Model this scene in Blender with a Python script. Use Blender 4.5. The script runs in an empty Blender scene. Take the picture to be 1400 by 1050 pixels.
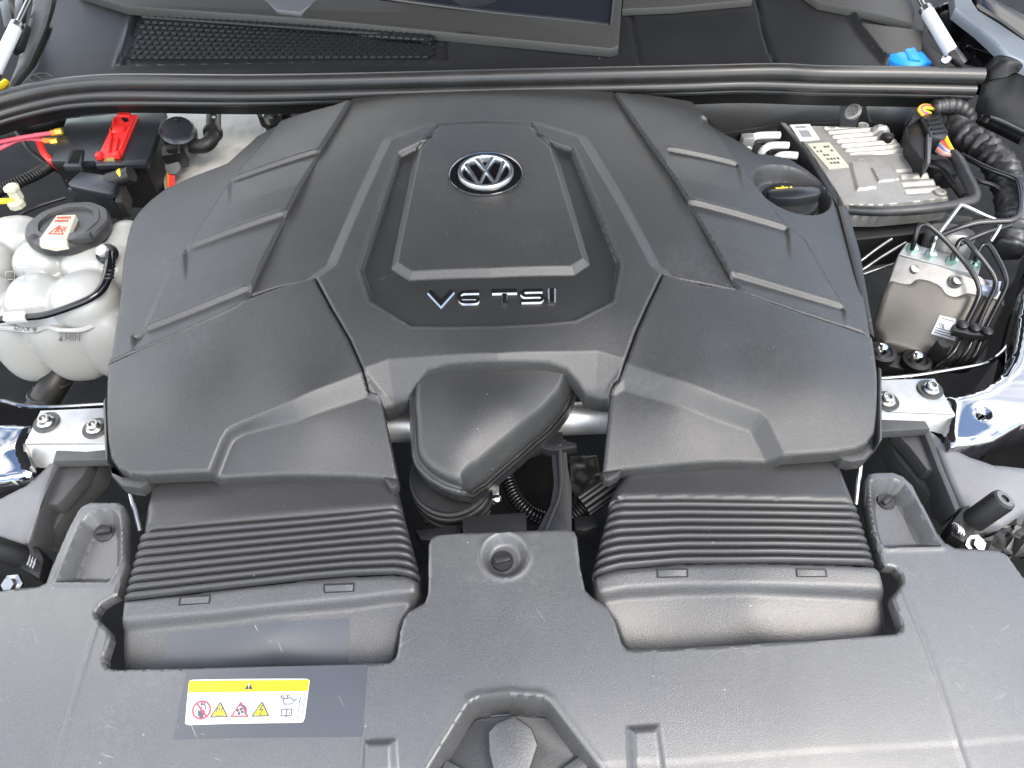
import bpy, bmesh, math, random
import numpy as np
from mathutils import Matrix, Vector

SC = bpy.context.scene
COL = SC.collection
RNG = random.Random(7)

# ------------------------------------------------------------------ camera
FPX, CX, CY = 1018.0, 700.0, 525.0            # photograph: 1400 x 1050
PITCH, YAW, ROLL, CAMH = 51.0, -4.0, -1.4, 0.70
_R = (Matrix.Rotation(math.radians(YAW), 3, 'Z') @ Matrix.Rotation(math.radians(90 - PITCH), 3, 'X')
      @ Matrix.Rotation(math.radians(ROLL), 3, 'Z'))
RC = np.array(_R)
CPOS = np.array([-0.055, 0.0, CAMH])
cam_data = bpy.data.cameras.new('camera')
cam = bpy.data.objects.new('camera', cam_data)
COL.objects.link(cam)
cam.matrix_world = Matrix.Translation(CPOS) @ _R.to_4x4()
cam_data.sensor_width = 36.0
cam_data.lens = 36.0 * FPX / 1400.0
cam_data.clip_start = 0.01
cam_data.clip_end = 400.0
SC.camera = cam

# ------------------------------------------------------------------ sky, sun, exposure
SUN_EL, SUN_AZ = 54.0, 142.0                    # azimuth measured from +Y (towards the windscreen) to +X
SKY_OFF = (2.5, 4.89, 2.48)                    # which part of the cloud field drifts over the car
world = bpy.data.worlds.new('World')
SC.world = world
world.use_nodes = True
wn, wl = world.node_tree.nodes, world.node_tree.links
wn.clear()
w_out = wn.new('ShaderNodeOutputWorld')
w_bg = wn.new('ShaderNodeBackground')
w_bg.inputs['Strength'].default_value = 0.14
sky = wn.new('ShaderNodeTexSky')
sky.sky_type = 'NISHITA'
sky.sun_disc = False
sky.sun_elevation = math.radians(SUN_EL)
sky.sun_rotation = math.radians(SUN_AZ)
sky.air_density = 1.0
sky.dust_density = 0.6
w_tc = wn.new('ShaderNodeTexCoord')
w_n = wn.new('ShaderNodeTexNoise')
w_n.inputs['Scale'].default_value = 2.2
w_n.inputs['Detail'].default_value = 7.0
w_n.inputs['Roughness'].default_value = 0.55
w_r = wn.new('ShaderNodeValToRGB')
w_r.color_ramp.elements[0].position = 0.45
w_r.color_ramp.elements[1].position = 0.60
w_mix = wn.new('ShaderNodeMix')
w_mix.data_type = 'RGBA'
w_mix.inputs['B'].default_value = (12.4, 12.0, 11.4, 1)
w_map = wn.new('ShaderNodeMapping')
w_map.inputs['Location'].default_value = SKY_OFF
wl.new(w_tc.outputs['Generated'], w_map.inputs['Vector'])
wl.new(w_map.outputs['Vector'], w_n.inputs['Vector'])
wl.new(w_n.outputs['Fac'], w_r.inputs['Fac'])
wl.new(w_r.outputs['Color'], w_mix.inputs['Factor'])
wl.new(sky.outputs['Color'], w_mix.inputs['A'])
wl.new(w_mix.outputs['Result'], w_bg.inputs['Color'])
wl.new(w_bg.outputs['Background'], w_out.inputs['Surface'])

sun_data = bpy.data.lights.new('sun', 'SUN')
sun_data.energy = 1.0
sun_data.angle = math.radians(26)
sun_data.color = (1.0, 0.90, 0.78)
sun = bpy.data.objects.new('sun', sun_data)
COL.objects.link(sun)
_sd = Vector((math.sin(math.radians(SUN_AZ)) * math.cos(math.radians(SUN_EL)),
              math.cos(math.radians(SUN_AZ)) * math.cos(math.radians(SUN_EL)), math.sin(math.radians(SUN_EL))))
sun.rotation_euler = _sd.to_track_quat('Z', 'Y').to_euler()
sun.location = (2, -3, 5)

vs = SC.view_settings
vs.view_transform = 'Standard'
vs.look = 'None'
vs.gamma = 1.0
vs.exposure = 1.95
vs.use_curve_mapping = False
SC.render.engine = 'CYCLES'
SC.cycles.use_denoising = True
SC.cycles.max_bounces = 8

# ------------------------------------------------------------------ photograph pixel -> place
def ray(px, py):
    d = np.stack([(np.asarray(px, float) - CX) / FPX, -(np.asarray(py, float) - CY) / FPX,
                  -np.ones_like(np.asarray(px, float))], -1)
    return d @ RC.T

def P(px, py, z=0.0):
    """point where the line of sight through a photograph pixel meets height z"""
    d = ray(px, py)
    t = (np.asarray(z, float) - CPOS[2]) / d[..., 2]
    return CPOS + d * t[..., None]

def PY(px, py, y):
    """point where the line of sight meets the upright plane at depth y"""
    d = ray(px, py)
    t = (y - CPOS[1]) / d[..., 1]
    return CPOS + d * t[..., None]

def project(p):
    q = (np.asarray(p, float) - CPOS) @ RC
    return CX + FPX * q[..., 0] / -q[..., 2], CY - FPX * q[..., 1] / -q[..., 2]

def on(zf, px, py):
    """point of a height surface zf(x, y) seen through a pixel"""
    px, py = np.asarray(px, float), np.asarray(py, float)
    z = np.zeros_like(px)
    for _ in range(11):
        p = P(px, py, z)
        z = 0.25 * z + 0.75 * zf(p[..., 0], p[..., 1])
    return P(px, py, z)

def onl(zf, pts):
    a = np.array(pts, float)
    return on(zf, a[:, 0], a[:, 1])

def tps(ctrl):
    """smooth height surface through (px, py, z) control points"""
    c = np.array(ctrl, float)
    p = P(c[:, 0], c[:, 1], c[:, 2])
    xy, z = p[:, :2], c[:, 2]
    n = len(xy)
    def k(r2):
        return np.where(r2 > 1e-12, r2 * np.log(np.maximum(r2, 1e-12)), 0.0)
    d2 = ((xy[:, None] - xy[None]) ** 2).sum(-1)
    A = np.zeros((n + 3, n + 3))
    A[:n, :n] = k(d2) + np.eye(n) * 1e-4
    A[:n, n] = 1; A[:n, n + 1:] = xy
    A[n, :n] = 1; A[n + 1:, :n] = xy.T
    w = np.linalg.solve(A, np.concatenate([z, np.zeros(3)]))
    def f(x, y):
        x, y = np.asarray(x, float), np.asarray(y, float)
        out = w[n] + w[n + 1] * x + w[n + 2] * y
        if x.size < 4000:
            return out + k((x[..., None] - xy[:, 0]) ** 2 + (y[..., None] - xy[:, 1]) ** 2) @ w[:n]
        for i in range(n):
            out = out + w[i] * k((x - xy[i, 0]) ** 2 + (y - xy[i, 1]) ** 2)
        return out
    return f

# ------------------------------------------------------------------ distances
def seg_nearest(x, y, pts, closed):
    pts = np.asarray(pts, float)[:, :2]
    a = pts
    b = np.roll(pts, -1, 0)
    if not closed:
        a, b = a[:-1], b[:-1]
    if x.size < 4000:
        e = b - a
        L = (e ** 2).sum(1) + 1e-18
        t = np.clip(((x[..., None] - a[:, 0]) * e[:, 0] + (y[..., None] - a[:, 1]) * e[:, 1]) / L, 0, 1)
        nx, ny = a[:, 0] + t * e[:, 0], a[:, 1] + t * e[:, 1]
        d = (x[..., None] - nx) ** 2 + (y[..., None] - ny) ** 2
        i = d.argmin(-1)[..., None]
        g = lambda q: np.take_along_axis(q, i, -1)[..., 0]
        return np.sqrt(g(d)), g(nx), g(ny)
    best = np.full(x.shape, 1e9); bx = np.zeros_like(x); by = np.zeros_like(x)
    for (ax, ay), (qx, qy) in zip(a, b):
        ex, ey = qx - ax, qy - ay
        L = ex * ex + ey * ey + 1e-18
        t = np.clip(((x - ax) * ex + (y - ay) * ey) / L, 0, 1)
        nx, ny = ax + t * ex, ay + t * ey
        d = (x - nx) ** 2 + (y - ny) ** 2
        m = d < best
        best = np.where(m, d, best); bx = np.where(m, nx, bx); by = np.where(m, ny, by)
    return np.sqrt(best), bx, by

def inside(x, y, pts):
    pts = np.asarray(pts, float)[:, :2]
    if x.size < 4000:
        q = np.roll(pts, 1, 0)
        dy = np.where(q[:, 1] == pts[:, 1], 1.0, q[:, 1] - pts[:, 1])
        c = ((pts[:, 1] > y[..., None]) != (q[:, 1] > y[..., None])) & (x[..., None] < (q[:, 0] - pts[:, 0]) * (y[..., None] - pts[:, 1]) / dy + pts[:, 0])
        return (c.sum(-1) % 2) == 1
    r = np.zeros(x.shape, bool)
    j = len(pts) - 1
    for i in range(len(pts)):
        xi, yi = pts[i]; xj, yj = pts[j]
        if yi != yj:
            c = ((yi > y) != (yj > y)) & (x < (xj - xi) * (y - yi) / (yj - yi) + xi)
            r ^= c
        j = i
    return r

def sdf(x, y, pts):
    x, y = np.asarray(x, float), np.asarray(y, float)
    d, _, _ = seg_nearest(x, y, pts, True)
    return np.where(inside(x, y, pts), -d, d)

def ldist(x, y, pts):
    return seg_nearest(np.asarray(x, float), np.asarray(y, float), pts, False)[0]

def sstep(t):
    t = np.clip(t, 0, 1)
    return t * t * (3 - 2 * t)

def cr(t):
    """crisp ramp: flat facet with nearly sharp creases"""
    c = np.clip(t, 0, 1)
    return 0.85 * c + 0.15 * c * c * (3 - 2 * c)

def smooth_line(pts, n=6, closed=False):
    """Catmull-Rom through points of any dimension"""
    p = np.asarray(pts, float)
    m = len(p)
    out = []
    for i in range(m if closed else m - 1):
        if closed:
            a, b, c, d = p[(i - 1) % m], p[i], p[(i + 1) % m], p[(i + 2) % m]
        else:
            a, b, c, d = p[max(i - 1, 0)], p[i], p[i + 1], p[min(i + 2, m - 1)]
        for t in np.arange(n) / n:
            out.append(0.5 * ((2 * b) + (-a + c) * t + (2 * a - 5 * b + 4 * c - d) * t ** 2 + (-a + 3 * b - 3 * c + d) * t ** 3))
    if not closed:
        out.append(p[-1])
    return np.array(out)

def round_poly(pts, r, n=4):
    """polygon with every corner cut by a fillet of about r"""
    p = np.asarray(pts, float)
    m = len(p); out = []
    for i in range(m):
        a, b, c = p[i - 1], p[i], p[(i + 1) % m]
        u, v = a - b, c - b
        lu, lv = np.linalg.norm(u), np.linalg.norm(v)
        k = min(r, 0.45 * lu, 0.45 * lv)
        s, e = b + u / lu * k, b + v / lv * k
        for t in np.linspace(0, 1, n + 1):
            out.append((1 - t) ** 2 * s + 2 * t * (1 - t) * b + t * t * e)
    return np.array(out)

def offset_poly(pts, d):
    """grow (d > 0) or shrink (d < 0) a polygon"""
    p = np.asarray(pts, float)[:, :2]
    area = 0.5 * np.sum(p[:, 0] * np.roll(p[:, 1], -1) - np.roll(p[:, 0], -1) * p[:, 1])
    s = 1.0 if area > 0 else -1.0
    out = []
    for i in range(len(p)):
        e1, e2 = p[i] - p[i - 1], p[(i + 1) % len(p)] - p[i]
        n1 = np.array([e1[1], -e1[0]]) / (np.linalg.norm(e1) + 1e-12) * s
        n2 = np.array([e2[1], -e2[0]]) / (np.linalg.norm(e2) + 1e-12) * s
        nn = n1 + n2
        L = max(np.dot(nn, nn) / 2, 0.35)
        out.append(p[i] + nn / L * d)
    return np.array(out)

# ------------------------------------------------------------------ objects
def tag(o, label=None, cat=None, group=None, kind=None):
    if label: o['label'] = label
    if cat: o['category'] = cat
    if group: o['group'] = group
    if kind: o['kind'] = kind
    return o

def thing(name, label, cat, loc=(0, 0, 0), group=None):
    o = bpy.data.objects.new(name, None)
    o.empty_display_size = 0.03
    o.location = tuple(float(v) for v in loc)
    COL.objects.link(o)
    return tag(o, label, cat, group)

def world_loc(o):
    v = Vector((0, 0, 0))
    while o is not None:
        v += o.location
        o = o.parent
    return np.array(v)

def mk(name, verts, faces, mat, parent=None, smooth=35, label=None, cat=None, group=None, kind=None):
    """one mesh object; verts are given in world metres"""
    v = np.asarray(verts, float).reshape(-1, 3)
    if parent is not None:
        org = world_loc(parent)
    else:
        org = np.array([(v[:, 0].min() + v[:, 0].max()) / 2, (v[:, 1].min() + v[:, 1].max()) / 2, v[:, 2].min()])
    me = bpy.data.meshes.new(name)
    me.from_pydata((v - org).tolist(), [], [tuple(int(i) for i in f) for f in faces])
    me.update()
    bm = bmesh.new(); bm.from_mesh(me)
    bmesh.ops.recalc_face_normals(bm, faces=bm.faces)
    bm.to_mesh(me); bm.free()
    me.shade_smooth()
    if smooth is not None:
        me.set_sharp_from_angle(angle=math.radians(smooth))
    me.materials.append(mat)
    o = bpy.data.objects.new(name, me)
    COL.objects.link(o)
    if parent is None:
        o.location = org
    else:
        o.parent = parent
    return tag(o, label, cat, group, kind)

class Geo:
    """collects shapes into ONE mesh"""
    def __init__(self):
        self.v, self.f = [], []
    def add(self, v, f):
        k = len(self.v)
        self.v += [tuple(p) for p in np.asarray(v, float)]
        self.f += [tuple(i + k for i in q) for q in f]
        return self
    def build(self, name, mat, parent=None, **kw):
        return mk(name, self.v, self.f, mat, parent, **kw)

def relief_geo(outline, zf, h, skirt=0.01, roll=None, snaps=(), bottom=None, holes=()):
    """moulded sheet: height zf over the outline, rounded edge roll=(radius, drop), side walls of depth skirt"""
    o = np.asarray(outline, float)[:, :2]
    x0, y0 = o.min(0) - h; x1, y1 = o.max(0) + h
    nx, ny = int((x1 - x0) / h) + 2, int((y1 - y0) / h) + 2
    gx, gy = np.meshgrid(x0 + np.arange(nx) * h, y0 + np.arange(ny) * h, indexing='ij')
    x, y = gx.ravel().copy(), gy.ravel().copy()
    for s in snaps:
        s = np.asarray(s, float)[:, :2]
        d, bx, by = seg_nearest(x, y, s, False)
        m = d < 0.45 * h
        x[m], y[m] = bx[m], by[m]
    edge = np.zeros(len(x), bool); out = np.zeros(len(x), bool)
    for k, ring in enumerate([o] + [np.asarray(q, float)[:, :2] for q in holes]):
        d, bx, by = seg_nearest(x, y, ring, True)
        ins = inside(x, y, ring)
        if k: ins = ~ins
        m = d < 0.72 * h
        for c in ring:                          # keep the corners
            i = np.argmin((x - c[0]) ** 2 + (y - c[1]) ** 2)
            m[i] = True; bx[i], by[i] = c
        x[m], y[m] = bx[m], by[m]
        edge |= m
        out |= (~ins & ~m)
    ok = ~out
    z = zf(x, y)
    if roll:
        r, dr = roll
        dd = np.full(x.shape, 1e9)
        for ring in [o] + [np.asarray(q, float)[:, :2] for q in holes]:
            dd = np.minimum(dd, seg_nearest(x, y, ring, True)[0])
        u = np.clip(1 - dd / r, 0, 1)
        z = z - dr * (1 - np.sqrt(np.maximum(1 - u * u, 0)))
    idx = np.arange(nx * ny).reshape(nx, ny)
    q = np.stack([idx[:-1, :-1], idx[1:, :-1], idx[1:, 1:], idx[:-1, 1:]], -1).reshape(-1, 4)
    cnt = ok[q].sum(1)
    alle = edge[q].all(1)
    faces = [tuple(f) for f in q[(cnt == 4) & ~alle]]
    for f in q[cnt == 3]:
        g = [i for i in f if ok[i]]
        if not edge[g].all():
            faces.append(tuple(g))
    for f in q[(cnt == 4) & alle]:
        cxx, cyy = x[f].mean(), y[f].mean()
        a = inside(np.array([cxx]), np.array([cyy]), o)[0]
        for hh in holes:
            a = a and not inside(np.array([cxx]), np.array([cyy]), hh)[0]
        if a: faces.append(tuple(f))
    for f in q[cnt == 3]:
        g = [i for i in f if ok[i]]
        if edge[g].all():
            a = inside(np.array([x[g].mean()]), np.array([y[g].mean()]), o)[0]
            for hh in holes:
                a = a and not inside(np.array([x[g].mean()]), np.array([y[g].mean()]), hh)[0]
            if a: faces.append(tuple(g))
    # drop slivers
    good = []
    for k in (3, 4):
        fk = np.array([f for f in faces if len(f) == k], int).reshape(-1, k)
        px, py = x[fk], y[fk]
        ar = np.abs((px * np.roll(py, -1, 1) - np.roll(px, -1, 1) * py).sum(1)) / 2
        good += [tuple(f) for f in fk[ar > 1e-4 * h * h].tolist()]
    faces = good
    used = np.unique(np.concatenate([np.array(f) for f in faces]))
    remap = -np.ones(len(x), int); remap[used] = np.arange(len(used))
    v = np.stack([x[used], y[used], z[used]], -1)
    remap = remap.tolist()
    faces = [tuple(remap[i] for i in f) for f in faces]
    if skirt or bottom is not None:
        cntE = {}
        for f in faces:
            for i in range(len(f)):
                a, b = f[i], f[(i + 1) % len(f)]
                key = (min(a, b), max(a, b))
                cntE[key] = None if key in cntE else (a, b)
        be = [e for e in cntE.values() if e]
        bv = sorted({i for e in be for i in e})
        lo = {i: len(v) + k for k, i in enumerate(bv)}
        low = v[bv].copy()
        if bottom is not None:
            low[:, 2] = bottom if np.isscalar(bottom) else bottom(low[:, 0], low[:, 1])
        else:
            low[:, 2] -= skirt
        v = np.concatenate([v, low])
        faces += [(b, a, lo[a], lo[b]) for a, b in be]
    return v, faces

def relief(name, outline, zf, h, mat, parent=None, skirt=0.01, roll=None, snaps=(), bottom=None, holes=(), smooth=50, **kw):
    v, f = relief_geo(outline, zf, h, skirt, roll, snaps, bottom, holes)
    return mk(name, v, f, mat, parent, smooth=smooth, **kw)

def tube_geo(path, r, n=10, sm=5, rib=None, caps=True):
    """round tube along 3-D points; r may be one radius or one per point; rib=(pitch, depth) for corrugated hose"""
    path = np.asarray(path, float)
    rr = np.full(len(path), r) if np.isscalar(r) else np.asarray(r, float)
    if sm and len(path) > 2:
        q = smooth_line(np.concatenate([path, rr[:, None]], 1), sm)
    else:
        q = np.concatenate([path, rr[:, None]], 1)
    if rib:
        L = np.concatenate([[0], np.cumsum(np.linalg.norm(np.diff(q[:, :3], axis=0), axis=1))])
        s = np.arange(0, L[-1], rib[0] / 4)
        q = np.stack([np.interp(s, L, q[:, k]) for k in range(4)], 1)
        q[:, 3] += rib[1] * np.array([0, 0.85, 1, 0.85])[np.arange(len(s)) % 4] - rib[1] / 2
    c, rad = q[:, :3], q[:, 3]
    t = np.gradient(c, axis=0)
    t /= np.linalg.norm(t, axis=1)[:, None] + 1e-12
    up = np.array([0, 0, 1.0]) if abs(t[0, 2]) < 0.9 else np.array([1.0, 0, 0])
    u = np.cross(t[0], up); u /= np.linalg.norm(u)
    v, f = [], []
    for i in range(len(c)):
        u = u - t[i] * np.dot(u, t[i]); u /= np.linalg.norm(u)
        w = np.cross(t[i], u)
        for k in range(n):
            a = 2 * math.pi * k / n
            v.append(c[i] + rad[i] * (math.cos(a) * u + math.sin(a) * w))
    for i in range(len(c) - 1):
        for k in range(n):
            f.append((i * n + k, i * n + (k + 1) % n, (i + 1) * n + (k + 1) % n, (i + 1) * n + k))
    if caps:
        f.append(tuple(range(n - 1, -1, -1)))
        f.append(tuple((len(c) - 1) * n + k for k in range(n)))
    return v, f

def tube(name, path, r, mat, parent=None, n=10, sm=5, rib=None, **kw):
    v, f = tube_geo(path, r, n, sm, rib)
    return mk(name, v, f, mat, parent, **kw)

def basis(axis):
    w = np.asarray(axis, float); w = w / np.linalg.norm(w)
    up = np.array([0, 0, 1.0]) if abs(w[2]) < 0.9 else np.array([0, 1.0, 0])
    u = np.cross(up, w); u /= np.linalg.norm(u)
    return u, np.cross(w, u), w

def lathe_geo(profile, c, axis=(0, 0, 1), n=32, lobes=None):
    """turned shape: profile of (radius, height along axis); lobes=(count, depth) scallops the rim"""
    u, v2, w = basis(axis)
    c = np.asarray(c, float)
    v, f = [], []
    for r, z in profile:
        for k in range(n):
            a = 2 * math.pi * k / n
            q = r * (1 + (lobes[1] * math.cos(lobes[0] * a) if lobes else 0))
            v.append(c + w * z + q * (math.cos(a) * u + math.sin(a) * v2))
    m = len(profile)
    for i in range(m - 1):
        for k in range(n):
            f.append((i * n + k, i * n + (k + 1) % n, (i + 1) * n + (k + 1) % n, (i + 1) * n + k))
    f.append(tuple(range(n - 1, -1, -1)))
    f.append(tuple((m - 1) * n + k for k in range(n)))
    return v, f

def lathe(name, profile, c, mat, parent=None, axis=(0, 0, 1), n=32, lobes=None, **kw):
    v, f = lathe_geo(profile, c, axis, n, lobes)
    return mk(name, v, f, mat, parent, **kw)

def prism_geo(top, depth, bev=0.0, dirn=(0, 0, -1)):
    """solid with polygon top (3-D points) pushed depth along dirn, upper edge chamfered by bev"""
    t = np.asarray(top, float)
    n = len(t)
    dv = np.asarray(dirn, float); dv = dv / np.linalg.norm(dv)
    if bev > 0:
        inner = t.copy()
        inner[:, :2] = offset_poly(t[:, :2], -bev)
        rings = [inner, t - 0 * dv + dv * bev * 0.8, t + dv * depth]
        # small rounding ring
        mid = t.copy(); mid[:, :2] = offset_poly(t[:, :2], -bev * 0.3); mid = mid + dv * bev * 0.25
        rings.insert(1, mid)
    else:
        rings = [t, t + dv * depth]
    v = np.concatenate(rings)
    f = [tuple(range(n))]
    for k in range(len(rings) - 1):
        for i in range(n):
            j = (i + 1) % n
            f.append((k * n + i, k * n + j, (k + 1) * n + j, (k + 1) * n + i))
    f.append(tuple(range((len(rings) - 1) * n + n - 1, (len(rings) - 1) * n - 1, -1)))
    return v, f

def prism(name, top, depth, mat, parent=None, bev=0.0, dirn=(0, 0, -1), smooth=30, **kw):
    v, f = prism_geo(top, depth, bev, dirn)
    return mk(name, v, f, mat, parent, smooth=smooth, **kw)

def ppoly(pts, z):
    a = np.array(pts, float)
    return P(a[:, 0], a[:, 1], a[:, 2] if a.shape[1] > 2 else np.full(len(a), z))

def obox_geo(c, ux, uy, uz, bev=0.0):
    """box from centre and three half-axis vectors, edges chamfered"""
    c, ux, uy, uz = [np.asarray(q, float) for q in (c, ux, uy, uz)]
    bm = bmesh.new()
    bmesh.ops.create_cube(bm, size=2.0)
    M = Matrix(((ux[0], uy[0], uz[0], c[0]), (ux[1], uy[1], uz[1], c[1]), (ux[2], uy[2], uz[2], c[2]), (0, 0, 0, 1)))
    bmesh.ops.transform(bm, matrix=M, verts=bm.verts)
    if bev > 0:
        bmesh.ops.bevel(bm, geom=bm.edges[:], offset=bev, segments=2, profile=0.5, affect='EDGES')
    bm.verts.index_update()
    v = [tuple(q.co) for q in bm.verts]; f = [tuple(q.index for q in fc.verts) for fc in bm.faces]
    bm.free()
    return v, f

def box(name, c, ux, uy, uz, mat, parent=None, bev=0.0, **kw):
    v, f = obox_geo(c, ux, uy, uz, bev)
    return mk(name, v, f, mat, parent, **kw)

def ribbon_geo(line, w, place, lift, top=0.45, closed=False):
    """bar of half width w along a 2-D line; place(u, v, height) sets it on its surface; bevelled cross-section"""
    p = np.asarray(line, float); n = len(p)
    L, R = [], []
    for i in range(n):
        if closed:
            a, b = p[i] - p[i - 1], p[(i + 1) % n] - p[i]
        else:
            a = p[i] - p[max(i - 1, 0)]; b = p[min(i + 1, n - 1)] - p[i]
            if i == 0: a = b
            if i == n - 1: b = a
        na = np.array([-a[1], a[0]]) / (np.linalg.norm(a) + 1e-9); nb = np.array([-b[1], b[0]]) / (np.linalg.norm(b) + 1e-9)
        m = na + nb; m = m / max(np.dot(m, m) / 2, 0.4)
        L.append(m); R.append(-m)
    L, R = np.array(L), np.array(R)
    rows = [(p + L * w, 0.0), (p + L * w, lift * 0.5), (p + L * w * top, lift), (p + R * w * top, lift), (p + R * w, lift * 0.5), (p + R * w, 0.0)]
    v = np.concatenate([place(q[:, 0], q[:, 1], hh) for q, hh in rows])
    f = []
    for i in range(n if closed else n - 1):
        j = (i + 1) % n
        for k in range(5):
            f.append((k * n + i, k * n + j, (k + 1) * n + j, (k + 1) * n + i))
    if not closed:
        f.append(tuple(k * n for k in range(6)))
        f.append(tuple(k * n + n - 1 for k in range(5, -1, -1)))
    return v, f

def sheet_geo(poly, place, lift):
    """thin flat piece (print, sticker) of any outline laid on a surface"""
    p = np.asarray(poly, float)
    a, b = place(p[:, 0], p[:, 1], lift), place(p[:, 0], p[:, 1], 0.0)
    n = len(p)
    f = [tuple(range(n))] + [(i, (i + 1) % n, n + (i + 1) % n, n + i) for i in range(n)]
    return np.concatenate([a, b]), f

# ------------------------------------------------------------------ materials
def new_mat(name):
    m = bpy.data.materials.new(name)
    m.use_nodes = True
    nt = m.node_tree
    b = nt.nodes['Principled BSDF']
    return m, nt, b

def mat(name, col, rough=0.5, metal=0.0, grain=None, specks=0.0, mottle=0.0, spec=0.5, coat=0.0, sss=0.0, rvar=0.0, scratch=0.0, mscale=18.0, dust=0.0, ior=1.5):
    """col in linear values; grain=(scale, strength) fine moulded texture; specks: sparse pale dust; scratch: faint scuffs"""
    m, nt, b = new_mat(name)
    N, Lk = nt.nodes, nt.links
    b.inputs['Base Color'].default_value = (*col, 1)
    b.inputs['Roughness'].default_value = rough
    b.inputs['Metallic'].default_value = metal
    b.inputs['IOR'].default_value = ior
    b.inputs['Specular IOR Level'].default_value = spec
    if coat:
        b.inputs['Coat Weight'].default_value = coat
        b.inputs['Coat Roughness'].default_value = 0.02
    if sss:
        b.inputs['Subsurface Weight'].default_value = sss
        b.inputs['Subsurface Radius'].default_value = (0.012, 0.012, 0.010)
        b.inputs['Subsurface Scale'].default_value = 1.0
    tc = N.new('ShaderNodeTexCoord')
    def noise(scale, detail=3.0, rgh=0.55, vec=None):
        n = N.new('ShaderNodeTexNoise')
        n.inputs['Scale'].default_value = scale; n.inputs['Detail'].default_value = detail; n.inputs['Roughness'].default_value = rgh
        Lk.new(vec or tc.outputs['Object'], n.inputs['Vector'])
        return n.outputs['Fac']
    def ramp(sock, a, c, lo=0.0, hi=1.0):
        r = N.new('ShaderNodeMapRange')
        r.inputs['From Min'].default_value = a; r.inputs['From Max'].default_value = c
        r.inputs['To Min'].default_value = lo; r.inputs['To Max'].default_value = hi
        Lk.new(sock, r.inputs['Value'])
        return r.outputs['Result']
    def mul(a, c):
        q = N.new('ShaderNodeMath'); q.operation = 'MULTIPLY'
        Lk.new(a, q.inputs[0])
        if isinstance(c, float): q.inputs[1].default_value = c
        else: Lk.new(c, q.inputs[1])
        return q.outputs[0]
    colsock = None
    def blend(fac, other):
        nonlocal colsock
        mx = N.new('ShaderNodeMix'); mx.data_type = 'RGBA'
        Lk.new(fac, mx.inputs['Factor'])
        if colsock is None: mx.inputs['A'].default_value = (*col, 1)
        else: Lk.new(colsock, mx.inputs['A'])
        mx.inputs['B'].default_value = (*other, 1)
        colsock = mx.outputs['Result']
    if mottle:
        blend(ramp(noise(mscale, 5.0), 0.35, 0.7, 0.0, mottle), tuple(min(1, c * 1.9 + 0.01) for c in col))
        blend(ramp(noise(mscale * 2.7, 4.0), 0.45, 0.75, 0.0, mottle), tuple(c * 0.45 for c in col))
    if grain and grain[0] >= 600:
        blend(ramp(noise(grain[0] * 1.0, 1.0), 0.52, 0.72, 0.0, 0.30), tuple(min(1, c * 2.4 + 0.02) for c in col))  # pale speckles put into the colour imitate glinting grain
    if dust:
        blend(mul(ramp(noise(7.0, 6.0, 0.65), 0.5, 0.8, 0.0, 1.0), ramp(noise(120.0, 4.0, 0.7), 0.4, 0.75, 0.0, dust)), (0.30, 0.29, 0.27))
    if specks:
        vo = N.new('ShaderNodeTexVoronoi'); vo.inputs['Scale'].default_value = 75.0
        Lk.new(tc.outputs['Object'], vo.inputs['Vector'])
        sz = ramp(vo.outputs['Distance'], 0.05, 0.085, 1.0, 0.0)
        sel = N.new('ShaderNodeSeparateColor'); Lk.new(vo.outputs['Color'], sel.inputs['Color'])
        pick = ramp(sel.outputs['Red'], 0.90, 0.905)
        blend(mul(mul(sz, pick), specks), (0.45, 0.44, 0.41))
    if scratch:
        for ang, sc in ((0.5, 7.0), (2.0, 5.5), (1.2, 9.0)):
            mp = N.new('ShaderNodeMapping'); mp.vector_type = 'TEXTURE'; mp.inputs['Rotation'].default_value = (0, 0, ang)
            mp.inputs['Scale'].default_value = (1 / (sc * 60), 1 / (sc * 4.0), 1 / sc)
            Lk.new(tc.outputs['Object'], mp.inputs['Vector'])
            n1 = noise(1.0, 1.5, 0.4, mp.outputs['Vector'])
            line = ramp(n1, 0.735, 0.765)
            patch = ramp(noise(11.0 + sc, 2.0), 0.52, 0.68)
            blend(mul(mul(line, patch), scratch), (0.42, 0.42, 0.42))
    if colsock is not None:
        Lk.new(colsock, b.inputs['Base Color'])
    if rvar:
        Lk.new(ramp(noise(9.0, 7.0, 0.65), 0.3, 0.7, max(0.02, rough - rvar), min(1, rough + rvar)), b.inputs['Roughness'])
    if grain:
        bp = N.new('ShaderNodeBump')
        bp.inputs['Strength'].default_value = grain[1]
        bp.inputs['Distance'].default_value = 0.0006
        Lk.new(noise(grain[0], 2.0, 0.6), bp.inputs['Height'])
        Lk.new(bp.outputs['Normal'], b.inputs['Normal'])
    return m

M = {}
M['cover'] = mat('grained_dark_plastic', (0.019, 0.0195, 0.0195), 0.42, spec=0.6, grain=(900, 0.55), specks=0.22, rvar=0.05, dust=0.10)
M['cover_smooth'] = mat('satin_dark_plastic', (0.012, 0.0125, 0.013), 0.42, grain=(900, 0.10), specks=0.4, scratch=0.25, rvar=0.05)
M['panel'] = mat('scuffed_grey_plastic', (0.047, 0.0475, 0.048), 0.36, spec=0.9, grain=(900, 0.45), specks=0.30, scratch=0.22, rvar=0.09, dust=0.14)
M['duct'] = mat('pebbled_dark_plastic', (0.042, 0.0425, 0.043), 0.40, spec=0.7, grain=(620, 0.6), specks=0.4, rvar=0.05)
M['rib'] = mat('smooth_rubber_bellows', (0.022, 0.022, 0.023), 0.40, grain=(900, 0.08), specks=0.3, rvar=0.06)
M['patch'] = mat('smooth_label_field', (0.038, 0.041, 0.047), 0.35, spec=0.75, specks=0.4, scratch=0.5, rvar=0.05)
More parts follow.
